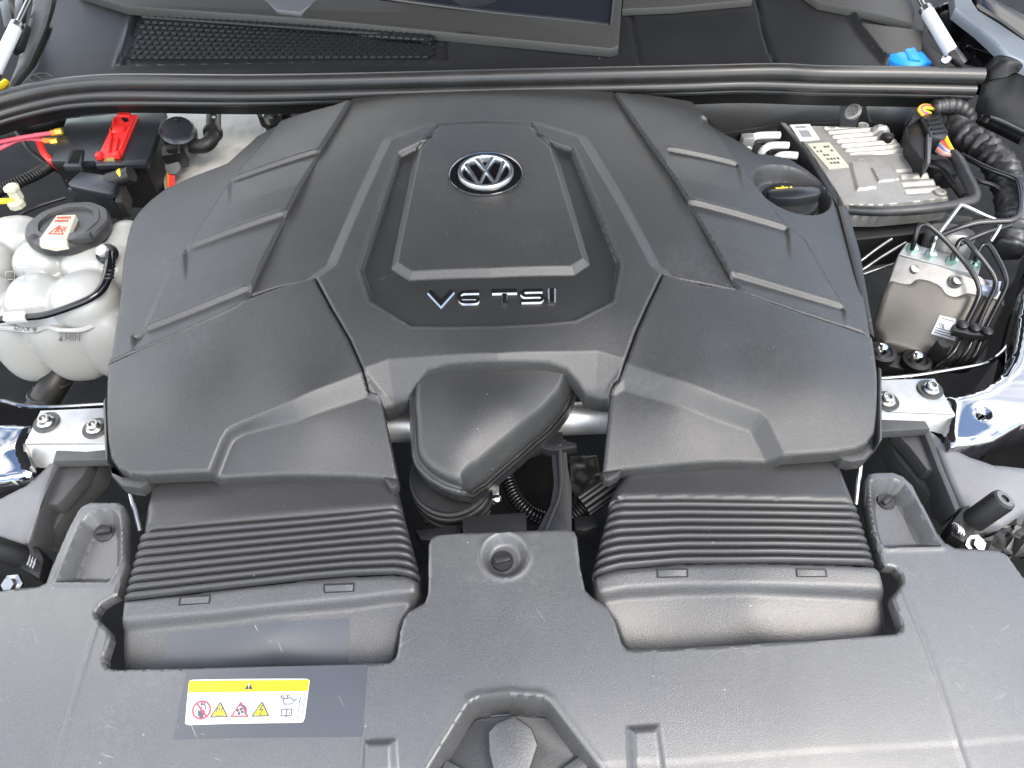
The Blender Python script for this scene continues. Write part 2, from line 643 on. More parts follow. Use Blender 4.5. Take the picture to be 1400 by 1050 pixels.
M['black'] = mat('black_plastic', (0.008, 0.008, 0.0085), 0.40, spec=0.35, grain=(600, 0.12), rvar=0.1, specks=0.3)
M['satin_black'] = mat('satin_black_plastic', (0.010, 0.0115, 0.014), 0.30, grain=(500, 0.05), rvar=0.06, specks=0.25)
M['gloss_black'] = mat('gloss_black', (0.004, 0.004, 0.005), 0.08)
M['rubber'] = mat('black_rubber', (0.008, 0.008, 0.008), 0.46, spec=0.35, grain=(500, 0.15), rvar=0.08)
M['seal'] = mat('rubber_seal', (0.016, 0.016, 0.016), 0.33, rvar=0.08, mottle=0.2)
M['dark'] = mat('dark_metal_and_shade', (0.003, 0.003, 0.0032), 0.6, spec=0.08, mottle=0.5)  # near-black for deep metal and for slabs standing in for shade
M['dark_chrome'] = mat('dark_chrome', (0.27, 0.275, 0.28), 0.16, 1.0)
M['chrome'] = mat('chrome', (0.85, 0.86, 0.87), 0.07, 1.0)
M['satin_chrome'] = mat('frosted_chrome', (0.72, 0.74, 0.75), 0.28, 1.0, grain=(900, 0.25))
M['alu'] = mat('bare_aluminium', (0.36, 0.36, 0.355), 0.40, 0.7, mottle=0.25, rvar=0.12, mscale=30)
M['cast'] = mat('cast_aluminium', (0.20, 0.195, 0.185), 0.45, 0.75, grain=(350, 0.35), mottle=0.35, rvar=0.1)
M['steel'] = mat('zinc_steel', (0.32, 0.32, 0.31), 0.30, 1.0, rvar=0.1)
M['white'] = mat('white_plastic', (0.50, 0.50, 0.48), 0.45)
M['red'] = mat('red_plastic', (0.46, 0.016, 0.014), 0.38, grain=(500, 0.08))
M['blue'] = mat('blue_plastic', (0.010, 0.20, 0.62), 0.38, grain=(500, 0.08))
M['yellow'] = mat('yellow_print', (0.85, 0.62, 0.01), 0.5)
M['hood'] = mat('bonnet_underside', (0.035, 0.036, 0.038), 0.6, mottle=0.2)
# ================================================================== ENGINE COVER
f_cover = tps([
    (660, 124, .058), (481, 134, .050), (839, 125, .050), (665, 230, .060), (540, 250, .056), (790, 250, .056), (672, 360, .058), (460, 300, .048), (880, 300, .048),
    (430, 382, .040), (907, 376, .040), (490, 430, .042), (850, 425, .042), (675, 455, .046), (675, 500, .040), (503, 520, .022), (852, 505, .022),
    (384, 165, .030), (350, 182, .018), (260, 237, .004), (185, 288, -.004), (166, 380, -.004), (147, 498, .004), (300, 330, .024), (240, 440, .014), (360, 250, .034),
    (965, 161, .030), (1033, 212, .014), (1112, 233, -.002), (1150, 290, -.006), (1177, 380, -.004), (1194, 460, .004), (1030, 300, .024), (1100, 400, .014), (980, 240, .034),
    (330, 500, .022), (240, 560, .014), (150, 560, .002), (150, 640, -.012), (285, 640, -.010), (420, 560, .020), (440, 645, -.014), (535, 650, -.018),
    (1010, 480, .022), (1110, 530, .014), (1198, 540, .002), (1190, 600, -.012), (1070, 612, -.010), (930, 545, .020), (920, 632, -.014), (830, 640, -.018),
])
def cov(pts):
    return onl(f_cover, pts)[:, :2]

seam_l = [(481, 134), (440, 199), (404, 266), (360, 358), (345, 392), (336, 407), (320, 420), (240, 456), (146, 498)]
seam_r = [(839, 125), (880, 184), (920, 240), (958, 303), (990, 361), (1002, 383), (1012, 394), (1026, 401), (1100, 428), (1194, 460)]
div_l = [(430, 380), (452, 420), (478, 464), (496, 505), (503, 532)]
div_r = [(907, 374), (888, 412), (870, 452), (856, 492), (846, 520)]
frame_l = [(532, 190), (500, 262), (470, 330), (456, 362)]
frame_r = [(793, 186), (836, 258), (868, 318), (892, 362)]

mid_out = ([(481, 134), (520, 130), (560, 127), (620, 124), (680, 122), (740, 121), (790, 121.5), (839, 125)] + seam_r[1:8] + [(960, 388)] +
           div_r + [(839, 524), (834, 548), (818, 547), (800, 541), (788, 522), (774, 506), (749, 498), (715, 496), (680, 496), (645, 497), (611, 500), (584, 508), (569, 527), (558, 549), (542, 555), (526, 561), (514, 545), (503, 532)] +
           div_l[::-1][1:] + [(380, 392)] + seam_l[5::-1][:-1])
# the centre panel reaches to the dividing creases; the front lobes take over beyond them
wing_l_out = seam_l + [(152, 462), (160, 410), (165, 360), (171, 322), (176, 303), (186, 287), (203, 270), (224, 254), (261, 237), (309, 219), (330, 200), (350, 182), (364, 174), (386, 163), (420, 152), (455, 143)]
wing_r_out = seam_r + [(1190, 440), (1184, 400), (1175, 350), (1163, 300), (1158, 284), (1146, 281), (1139, 262), (1124, 243), (1106, 228), (1080, 212), (1050, 206), (1033, 205), (1016, 190), (990, 174), (965, 158), (947, 138), (905, 131), (870, 127)]
lobe_l_out = ([(146, 498)] + seam_l[::-1][1:3] + [(336, 408), (380, 392)] + div_l +
              [(508, 532), (516, 535), (522, 545), (530, 580), (538, 618), (545, 652), (540, 658), (526, 655), (480, 652), (380, 651), (286, 650), (200, 650), (176, 648), (160, 640), (150, 626), (146, 600), (144, 550)])
lobe_r_out = ([(1194, 460)] + seam_r[::-1][1:4] + [(960, 388)] + div_r +
              [(841, 522), (836, 530), (833, 548), (829, 590), (824, 635), (823, 645), (830, 648), (851, 643), (920, 637), (1000, 632), (1067, 627), (1143, 619), (1172, 614), (1188, 606), (1197, 592), (1200, 560), (1201, 510)])

def band(x, y, a, b, run, drop, ends=0.006, w=0.0040):
    """one overlapping blade: sharp step down in front of line a-b, surface climbing back over run metres"""
    a, b = np.array(a), np.array(b)
    e = b - a; L = np.linalg.norm(e); e = e / L
    n = np.array([e[1], -e[0]])
    if n[1] > 0: n = -n                        # towards the front of the car
    t = (x - a[0]) * e[0] + (y - a[1]) * e[1]
    s = (x - a[0]) * n[0] + (y - a[1]) * n[1]
    m = sstep((t + ends) / ends) * sstep((L - t) / ends + 1)
    mi = cr(t / ends) * cr((L - t) / ends)
    lip = mi * 0.0011 * np.exp(-((s + 0.0022) / 0.0030) ** 2)
    return m * (lip - drop * cr(s / w) * (1 - cr((s - w) / run)))

blades_l = [((432, 204), (316, 243), .075), ((386, 289), (255, 336), .075), ((338, 391), (183, 453), .040)]
blades_r = [((915, 201), (1006, 221), .075), ((944, 273), (1074, 309), .075), ((1004, 372), (1151, 416), .040), ((962, 158), (1012, 172), .05)]
BL = [(cov([a])[0], cov([b])[0], r) for a, b, r in blades_l]
BR = [(cov([a])[0], cov([b])[0], r) for a, b, r in blades_r]
side_l = cov([(384, 165), (319, 242), (291, 285), (254, 343), (237, 357), (190, 468), (100, 520), (100, 200), (200, 100)])
side_r = cov([(965, 161), (1016, 233), (1071, 305), (1098, 326), (1158, 427), (1200, 475), (1300, 440), (1200, 150), (1000, 100)])
well = cov([(1084, 255)])[0]
def z_wing_l(x, y):
    z = f_cover(x, y)
    for a, b, r in BL: z = z + band(x, y, a, b, r, .0052)
    return z - .0045 * cr(-sdf(x, y, side_l) / .006)
def z_wing_r(x, y):
    z = f_cover(x, y)
    for a, b, r in BR: z = z + band(x, y, a, b, r, .0052)
    z = z - .0045 * cr(-sdf(x, y, side_r) / .006)
    d = np.hypot((x - well[0]), (y - well[1]))
    return z - .026 * cr((.061 - d) / .011)

recess = cov([(543, 208), (587, 187), (596, 169), (662, 166), (729, 167), (736, 184), (783, 201), (815, 276), (848, 357), (848, 368), (839, 412), (786, 438), (735, 443), (680, 446), (620, 447), (563, 446), (505, 412), (491, 367), (493, 359), (516, 290)])
pad = cov([(596, 150), (597, 172), (583, 188), (571, 203), (554, 282), (538, 360), (560, 374), (670, 370), (783, 367), (803, 354), (780, 277), (756, 199), (741, 186), (729, 172), (729, 150)])
bowl = cov([(575, 156), (640, 150), (740, 149), (800, 163), (850, 185), (900, 260), (960, 350), (905, 372), (880, 300), (793, 184), (728, 163), (662, 162), (590, 165), (532, 188), (470, 322), (430, 380), (390, 350), (450, 240), (500, 175)])
cut = cov([(497, 503), (531, 491), (600, 486), (680, 483), (760, 481), (817, 480), (856, 491), (880, 560), (840, 640), (520, 640), (480, 560)])
frame_in = cov([(532, 190), (587, 168), (660, 164), (728, 166), (793, 186), (836, 258), (892, 362), (907, 374), (846, 520), (503, 532), (430, 380), (456, 362)])
def z_mid0(x, y):
    z = f_cover(x, y)
    z = z - .0075 * cr((sdf(x, y, frame_in) + .004) / .018)     # shoulder falling away outside the raised frame
    z = z - .72 * np.clip(-sdf(x, y, cut), 0, .07)
    return z
def z_pad(x, y):
    return z_mid0(x, y) - .001
def z_mid(x, y):
    z = z_mid0(x, y)
    s = sdf(x, y, recess)
    z = z - .0085 * cr(-s / .0050) * (1 - .93 * cr(-sdf(x, y, pad) / .009 + 0.4))
    z = z + .0006 * np.exp(-((s - .0012) / .0014) ** 2)
    return z
flap_l = cov([(497, 508), (480, 515), (400, 547), (326, 578), (311, 586), (303, 598), (283, 648), (270, 720), (600, 720), (540, 520)])
flap_r = cov([(852, 495), (920, 517), (985, 542), (1038, 562), (1048, 572), (1073, 622), (1090, 700), (780, 700), (800, 520)])
def z_lobe_l(x, y):
    return f_cover(x, y) - .0145 * cr(-sdf(x, y, flap_l) / np.interp(np.abs(x), [.15, .27, .33], [.0235, .0165, .006]))
def z_lobe_r(x, y):
    return f_cover(x, y) - .0145 * cr(-sdf(x, y, flap_r) / np.interp(np.abs(x), [.15, .27, .33], [.0235, .0165, .006]))

COVER = thing('engine_cover', 'large black plastic engine cover with chrome badge and V6 TSI lettering', 'engine cover', (*cov([(675, 400)])[0], -.06))
GAP = -.0007
def mixed(pts, zf, shared):
    """outline points on the finished surface; shared crease points sit on the centre panel's surface"""
    sh = {tuple(q) for q in shared}
    return np.array([onl(z_mid0 if tuple(q) in sh else zf, [q])[0][:2] for q in pts])
mid_xy = offset_poly(onl(z_mid0, mid_out)[:, :2], GAP)
relief('center_panel', mid_xy, z_mid, .0016, M['cover'], COVER, skirt=.022, roll=(.0020, .0022), snaps=[recess, offset_poly(recess, -.005), pad])
relief('wing_panel', offset_poly(cov(wing_l_out), GAP), z_wing_l, .0020, M['cover'], COVER, skirt=.030, roll=(.0026, .0026))
relief('wing_panel', offset_poly(cov(wing_r_out), GAP), z_wing_r, .0020, M['cover'], COVER, skirt=.030, roll=(.0026, .0026))
relief('front_lobe', offset_poly(mixed(lobe_l_out, z_lobe_l, div_l), GAP), z_lobe_l, .0020, M['cover'], COVER, skirt=.016, roll=(.0032, .0034))
relief('front_lobe', offset_poly(mixed(lobe_r_out, z_lobe_r, div_r), GAP), z_lobe_r, .0020, M['cover'], COVER, skirt=.016, roll=(.0032, .0034))
# lower lips and corner feet of the lobes
def lip(pts, z, d, name='corner_foot'):
    prism(name, ppoly(pts, z), d, M['cover'], COVER, bev=.003)
lip([(147, 628), (156, 644), (172, 651), (205, 652), (200, 660), (190, 667), (166, 664), (152, 650)], -.026, .018)
lip([(524, 652), (545, 654), (545, 662), (540, 667), (533, 667)], -.030, .014)
lip([(822, 646), (851, 641), (846, 650), (834, 657), (826, 656)], -.030, .014)
lip([(1144, 620), (1175, 614), (1196, 597), (1198, 612), (1183, 628), (1164, 631), (1152, 628)], -.026, .018)
# hanging side rails outside the lobes
lip([(140, 548), (146, 540), (147, 632), (143, 628)], -.012, .03, 'side_rail')
lip([(1200, 500), (1206, 504), (1207, 600), (1201, 606)], -.012, .03, 'side_rail')

# dark smooth inlay: V-shaped floor of the recess
u_out = [(597, 171), (588, 187), (543, 208), (516, 290), (493, 359), (491, 367), (505, 412), (563, 446), (620, 447), (680, 446), (735, 443), (786, 438), (839, 412), (848, 368), (848, 357), (815, 276), (783, 201), (736, 184), (728, 169)]
u_in = [(733, 176), (744, 187), (759, 199), (783, 277), (806, 355), (785, 370), (670, 373), (559, 377), (535, 362), (551, 282), (568, 203), (580, 188), (592, 176)]
relief('badge_inlay', offset_poly(cov(u_out + u_in), -.0022), lambda x, y: z_mid(x, y) + .0004, .0020, M['cover_smooth'], COVER, skirt=.002)
# ------------------------------------------------------------------ badge and lettering
bc = on(z_mid, 664, 237)
def tilt(c, e=.02):
    gx = (z_mid(c[0] + e, c[1]) - z_mid(c[0] - e, c[1])) / (2 * e); gy = (z_mid(c[0], c[1] + e) - z_mid(c[0], c[1] - e)) / (2 * e)
    n = np.array([-float(gx), -float(gy), 1.0]); return n / np.linalg.norm(n)
bn = tilt(bc, .07)
bu = np.array([1, 0, 0]) - bn * bn[0]; bu /= np.linalg.norm(bu)
bv = np.cross(bn, bu)
p1, p2 = on(z_mid, 613, 238), on(z_mid, 715, 236)
BRAD = np.linalg.norm(p2 - p1) / 2
def bplace(u, v, hh):
    return bc + np.outer(u, bu) * BRAD + np.outer(v, bv) * BRAD + bn * (hh + .0045)
BADGE = lathe('badge_disc', [(BRAD, -.006), (BRAD, .001), (BRAD * .985, .0022), (BRAD * .93, .0034), (BRAD * .84, .0045), (BRAD * .5, .0048), (0.001, .0048)], bc, M['gloss_black'], COVER, axis=bn, n=64,
              label='gloss black disc carrying the chrome emblem')
rc = (0.0, -0.115); rr = .68
g = Geo()
ring = [(rc[0] + rr * math.cos(a), rc[1] + rr * math.sin(a)) for a in np.linspace(0, 2 * math.pi, 72, endpoint=False)]
g.add(*ribbon_geo(ring, .062, bplace, .0060, top=.6, closed=True))
def em(pts):
    return [(rc[0] + x * rr, rc[1] + y * rr) for x, y in pts]
W = .075
g.add(*ribbon_geo(em([(-.34, .88), (-.0, .10), (.34, .88)]), W, bplace, .0052, top=.7))
g.add(*ribbon_geo(em([(-.78, .56), (-.30, -.86), (-.0, .02), (.30, -.86), (.78, .56)]), W, bplace, .0051, top=.7))
g.build('chrome_emblem', M['satin_chrome'], BADGE)

lt_c = [(584, 400), (762, 396), (762, 416), (584, 421)]
def lplace(u, v, hh):
    u, v = np.asarray(u, float), np.asarray(v, float)
    px = lt_c[0][0] + (lt_c[1][0] - lt_c[0][0]) * u + (0) * v
    top = lt_c[0][1] + (lt_c[1][1] - lt_c[0][1]) * u
    py = top + 19.5 * v
    p = on(z_mid, px, py)
    p[:, 2] += hh + .0006
    return p
def letter(nm, lines, w=.025):
    gg = Geo()
    for ln in lines:
        gg.add(*ribbon_geo(ln, w, lplace2, .0036, top=.62))
    gg.build(nm, M['dark_chrome'], COVER)
_asp = 19.5 / 178.0
def lplace2(u, v, hh):            # letters drawn in units of the word's width
    return lplace(np.asarray(u), np.asarray(v) / _asp, hh)
Hh = _asp
T0, T1 = .019, Hh - .012
TM = (T0 + T1) / 2
def arc(cx, cy, rx, ry, a0, a1, n=8):
    return [(cx + rx * math.cos(a), cy + ry * math.sin(a)) for a in np.linspace(math.radians(a0), math.radians(a1), n)]
letter('letter_v', [[(.020, T0 - .012), (.108, T1 + .006), (.196, T0 - .012)]])
letter('letter_six', [[(.400, T0), (.300, T0)] + arc(.285, TM, .040, (T1 - T0) / 2, -90, -270, 8) + [(.35, T1)] + arc(.365, (TM + T1) / 2 + .004, .026, (T1 - TM) / 2 - .004, 90, -90, 7) + [(.262, TM + .006)]], .0195)
letter('letter_t', [[(.500, T0), (.690, T0)], [(.595, T0 + .018), (.595, T1 + .014)]])
letter('letter_s', [[(.885, T0), (.765, T0)] + arc(.758, (T0 + TM) / 2, .026, (TM - T0) / 2, -90, -270, 6) + [(.85, TM)] + arc(.862, (TM + T1) / 2, .026, (T1 - TM) / 2, -90, 90, 6) + [(.725, T1)]], .0200)
letter('letter_i', [[(.957, T0 - .014), (.957, T1 + .014)]], .031)
# ================================================================== FRONT PANEL OVER THE RADIATOR
f_panel = tps([
    (690, 740, -.040), (690, 850, -.043), (690, 930, -.046), (700, 1040, -.055), (560, 880, -.046), (830, 870, -.046), (300, 930, -.050), (1050, 900, -.050), (300, 1040, -.060), (1100, 1035, -.060),
    (140, 870, -.056), (1236, 830, -.056), (40, 830, -.066), (30, 1030, -.078), (1370, 800, -.066), (1380, 1000, -.078), (145, 720, -.056), (1215, 690, -.056), (-200, 900, -.10), (1600, 870, -.10),
    (300, 1250, -.10), (1100, 1250, -.10), (700, 1250, -.09)])
def pan(pts):
    return onl(f_panel, pts)[:, :2]
panel_out = [(-160, 815), (0, 807), (30, 803), (51, 801), (62, 796), (69, 776), (93, 721), (106, 697), (113, 690), (123, 686), (161, 686), (168, 690), (171, 700), (171, 724), (172, 769), (159, 813), (147, 819), (136, 826), (130, 836), (132, 844), (149, 862), (151, 872), (143, 897), (143, 907), (148, 914), (161, 916),
             (257, 914), (380, 911), (480, 908), (533, 906), (541, 900), (544, 890), (547, 865), (552, 846), (560, 836), (581, 824), (585, 812), (586, 790), (586, 745), (589, 737), (597, 732), (632, 729), (700, 727), (776, 724), (785, 727), (789, 735), (793, 776), (800, 807), (810, 817), (831, 831), (841, 851), (850, 880), (858, 888), (920, 887), (1020, 881), (1126, 875), (1222, 867), (1230, 863), (1232, 855), (1220, 820), (1221, 814), (1234, 797), (1233, 785), (1225, 776), (1211, 773), (1205, 765), (1191, 724), (1186, 690), (1184, 655), (1189, 647), (1200, 645), (1222, 645), (1235, 650), (1248, 662), (1263, 690), (1283, 728), (1293, 741), (1307, 748), (1366, 752), (1378, 758), (1400, 789), (1560, 800), (1600, 1180), (700, 1240), (-200, 1180)]
mid_raise = pan([(131, 846), (72, 1050), (40, 1150), (-40, 1400), (1450, 1400), (1360, 1150), (1314, 1013), (1276, 896), (1236, 800), (1000, 700), (400, 700)])
pocket_l = pan([(76, 797), (100, 738), (112, 712), (124, 701), (135, 697), (155, 697), (163, 704), (166, 722), (166, 764), (160, 780), (149, 797)])
pocket_r = pan([(1190, 658), (1200, 655), (1222, 655), (1236, 661), (1252, 684), (1276, 730), (1288, 748), (1211, 750), (1202, 742), (1194, 716), (1190, 690)])
latch = pan([(560, 1100), (587, 1050), (640, 963), (653, 956), (697, 951), (742, 954), (752, 960), (820, 1050), (850, 1100)])
wellc = pan([(690, 760)])[0]; wellr = np.linalg.norm(pan([(722, 760)])[0] - wellc)
bump1 = pan([(496, 1013), (542, 1011), (548, 1120), (490, 1120)])
bump2 = pan([(857, 995), (902, 992), (918, 1110), (860, 1110)])
front_fold = pan([(-100, 1085), (72, 1062), (500, 1055), (920, 1039), (1314, 1013), (1400, 1005), (1700, 1300), (-300, 1400)])
def z_panel(x, y):
    sm_ = sdf(x, y, mid_raise)
    z = f_panel(x, y) + .0022 * cr(-sm_ / .005) + .0012 * np.exp(-((sm_ + .005) / .0025) ** 2)
    sl, sr = sdf(x, y, pocket_l), sdf(x, y, pocket_r)
    z = z - .019 * cr(-sl / .012) - .019 * cr(-sr / .012)
    z = z + .0014 * np.exp(-((sl - .001) / .0025) ** 2) + .0014 * np.exp(-((sr - .001) / .0025) ** 2)
    s = sdf(x, y, latch)
    z = z - .032 * cr(-s / .0085) + .0016 * np.exp(-((s - .002) / .004) ** 2)
    d = np.hypot(x - wellc[0], y - wellc[1])
    z = z - .011 * cr((wellr - d) / .009) + .0012 * np.exp(-((d - wellr - .001) / .003) ** 2)
    z = z + .007 * cr(-sdf(x, y, bump1) / .006) + .007 * cr(-sdf(x, y, bump2) / .006)
    z = z - .0008 * cr(-sdf(x, y, front_fold) / .004)
    return z
PANEL = thing('radiator_panel', 'wide scuffed grey plastic panel over the radiator with a warning sticker', 'front panel', (*pan([(690, 950)])[0], -.12))
relief('panel_body', pan(panel_out), z_panel, .0019, M['panel'], PANEL, skirt=.014, roll=(.0024, .0022), snaps=[np.concatenate([q, q[:1]]) for q in (pocket_l, pocket_r)])

def fastener(nm, px, py, rad, zf, par, ang=0.3, lift=.003):
    c = on(zf, px, py)
    o = lathe(nm, [(rad, -.004), (rad, lift * .7), (rad * .93, lift), (rad * .55, lift), (.0005, lift)], c, M['cover_smooth'], par, n=28)
    ca, sa = math.cos(ang), math.sin(ang)
    u, v = np.array([ca, sa, 0]), np.array([-sa, ca, 0])
    box('grip_bar', c + np.array([0, 0, lift + .0015]), u * rad * .72, v * rad * .30, np.array([0, 0, .0022]), M['cover_smooth'], o, bev=.0008)
    return o
fastener('twist_fastener', 144, 728, .0118, z_panel, PANEL, .1)
fastener('twist_fastener', 1211, 686, .0105, z_panel, PANEL, .5)
fastener('twist_fastener', 687, 768, .0118, z_panel, PANEL, .15, lift=.004)

# latch plate and pentagonal knob in the front recess
def z_latch(x, y): return f_panel(x, y) - .0255
prism('latch_plate', onl(z_latch, [(598, 1054), (650, 984), (657, 982), (700, 977), (744, 981), (750, 984), (818, 1050), (826, 1064), (588, 1066)]), .004, M['cover'], PANEL, bev=.0012)
KN = prism('latch_knob', onl(lambda x, y: f_panel(x, y) - .008, [(667, 1000), (679, 987), (703, 977), (728, 995), (736, 1018), (722, 1060), (676, 1060), (668, 1030)]), .020, M['duct'], PANEL, bev=.004)
for a, b in (((606, 1048), (640, 1066)), ((800, 1040), (770, 1062))):
    q = onl(lambda x, y: f_panel(x, y) - .021, [a, b])
    e = q[1] - q[0]; n = np.array([-e[1], e[0], 0]); n /= np.linalg.norm(n)
    box('latch_rib', q.mean(0), e / 2, n * .006, np.array([0, 0, .003]), M['duct'], PANEL, bev=.001)
relief('smooth_field', pan([(257, 917), (503, 910), (496, 1008), (238, 1012)]), lambda x, y: z_panel(x, y) + .0004, .004, M['patch'], PANEL, skirt=.0004, label='smooth bluish scratched field around the warning sticker')
relief('smooth_field', pan([(895, 893), (990, 889), (998, 930), (890, 938)]), lambda x, y: z_panel(x, y) + .0003, .004, M['panel'], PANEL, skirt=.0003)

# ------------------------------------------------------------------ warning sticker
lab_q = np.array([(258.5, 929.5), (424, 928), (416, 988), (253, 991.5)], float)
def sp(u, v, hh):
    u, v = np.asarray(u, float), np.asarray(v, float)
    q = (lab_q[0] * ((1 - u) * (1 - v))[:, None] + lab_q[1] * (u * (1 - v))[:, None] + lab_q[2] * (u * v)[:, None] + lab_q[3] * ((1 - u) * v)[:, None])
    p = on(f_lab, q[:, 0], q[:, 1]); p[:, 2] += hh
    return p
def f_lab(x, y): return z_panel(x, y) + .0005
M['s_white'] = mat('sticker_white', (0.46, 0.47, 0.48), 0.35)
M['s_yellow'] = mat('sticker_yellow', (0.52, 0.41, 0.004), 0.35)
M['s_black'] = mat('sticker_black', (0.02, 0.02, 0.025), 0.4)
M['s_grey'] = mat('sticker_grey_ink', (0.05, 0.06, 0.075), 0.4)
M['s_red'] = mat('sticker_red_ink', (0.62, 0.03, 0.06), 0.4)
def fine(poly, m=10):
    p = np.asarray(poly, float); out = []
    for i in range(len(p)):
        for t in np.arange(m) / m: out.append(p[i] * (1 - t) + p[(i + 1) % len(p)] * t)
    return np.array(out)
AR = 62.0 / 166.0
body = round_poly([(0, 0), (1, 0), (1, 1), (0, 1)], .045)
STK = PANEL
st = relief('warning_sticker', sp(body[:, 0], body[:, 1], 0)[:, :2], lambda x, y: f_lab(x, y) + .0004, .0035, M['s_white'], PANEL, skirt=.0006, label='white sticker with yellow header and warning pictograms')
def ink(nm, polys, m, lift=.0007):
    lift = lift + .0006
    g = Geo()
    for q in polys:
        g.add(*sheet_geo(q, sp, lift))
    return g.build(nm, M[m], st)
hdr = np.array([q for q in round_poly([(0, 0), (1, 0), (1, .6), (0, .6)], .045) if q[1] <= .3] + [(0, .29)][:0])
hdr = np.concatenate([[(0.0, .285)], [q for q in round_poly([(0, 0), (1, 0), (1, 2.), (0, 2.)], .05) if q[1] < .28], [(1.0, .285)]])
hg = Geo()
us = np.linspace(0.004, .996, 12)
for i in range(11):
    hg.add(*sheet_geo([(us[i], .03), (us[i + 1], .03), (us[i + 1], .285), (us[i], .285)], sp, .0011))
hg.build('yellow_header', M['s_yellow'], st)
def strokes(nm, lines, w, m, lift=.0010):
    g = Geo()
    for ln in lines:
        ln = np.array(ln, float); cl = len(ln) > 2 and np.allclose(ln[0], ln[-1])
        if cl: ln = ln[:-1]
        q = ln * np.array([1, 1.0]); q[:, 1] *= AR        # square units for an even stroke
        g.add(*ribbon_geo(q, w * 1.5, lambda u, v, hh: sp(u, v / AR, .0012 + hh), .0003, top=.9, closed=cl))
    return g.build(nm, M[m], st)
def circ(cx, cy, r, n=24, a0=0, a1=360):
    return [(cx + r * math.cos(math.radians(a)), cy + r / AR * math.sin(math.radians(a))) for a in np.linspace(a0, a1, n)]
def tri(cx, cy, s):
    return [(cx, cy - s * 1.0 / AR * .95), (cx + s, cy + s * .75 / AR), (cx - s, cy + s * .75 / AR)]
ink('header_triangle', [tri(.505, .165, .033)], 's_black', .0010)
ink('header_exclamation', [[(.500, .10), (.510, .10), (.508, .185), (.502, .185)], [(.501, .20), (.509, .20), (.509, .215), (.501, .215)]], 's_white', .0013)
# hand not allowed
hand = [[(.105, .80), (.100, .68), (.106, .68), (.115, .73), (.128, .60), (.136, .74), (.150, .66), (.156, .72), (.146, .84), (.130, .87)],
        [(.118, .58), (.122, .50), (.127, .57)], [(.130, .56), (.137, .47), (.140, .57)], [(.145, .58), (.153, .49), (.154, .60)], [(.157, .64), (.166, .56), (.164, .67)]]
ink('hand_pictogram', hand, 's_grey', .0008)
strokes('prohibition_ring', [circ(.130, .68, .073, 28), [(.085, .53), (.178, .83)]], .0042, 's_red')
for k, cx in enumerate((.282, .452, .628)):
    if k != 1: ink('triangle_fill', [tri(cx, .70, .066)], 's_yellow', .0008)
    t = tri(cx, .70, .068)
    strokes('triangle_outline', [t + [t[0]]], .0036, 's_red' if k == 1 else 's_grey')
strokes('heat_waves', [[(.262 + d, .76), (.258 + d, .70), (.266 + d, .66), (.262 + d, .60)] for d in (0, .018, .036)] + [[(.250, .80), (.318, .80)]], .0028, 's_grey')
fan = []
for a in (20, 110, 200, 290):
    c, s = math.cos(math.radians(a)), math.sin(math.radians(a))
    fan.append([(.452 + (u * c - v * s), .72 + (u * s + v * c) / AR) for u, v in ((.006, .0), (.022, -.014), (.034, .002), (.022, .014))])
ink('fan_blades', fan, 's_grey', .0009)
strokes('fan_arrow', [circ(.452, .72, .050, 14, -110, 30)], .0050, 's_grey')
strokes('lightning_bolt', [[(.640, .58), (.616, .70), (.640, .69), (.620, .84)]], .0036, 's_grey')
strokes('oil_can_pictogram', [[(.800, .46), (.815, .58), (.875, .58), (.925, .46), (.885, .50), (.865, .44), (.800, .46)], [(.835, .44), (.835, .40)], [(.82, .39), (.852, .39)], [(.80, .47), (.778, .42), (.79, .38), (.81, .43)], [(.938, .50), (.938, .54)]], .0026, 's_grey')
strokes('book_pictogram', [[(.80, .70), (.835, .69), (.843, .72), (.850, .69), (.885, .70), (.885, .85), (.850, .84), (.843, .87), (.835, .84), (.80, .85), (.80, .70)], [(.843, .72), (.843, .86)], [(.866, .75), (.866, .81)]], .0026, 's_grey')
pill = round_poly([(.945, .38), (.980, .38), (.975, .90), (.940, .90)], .018)
strokes('part_number_oval', [np.concatenate([pill, pill[:1]])], .0014, 's_grey')

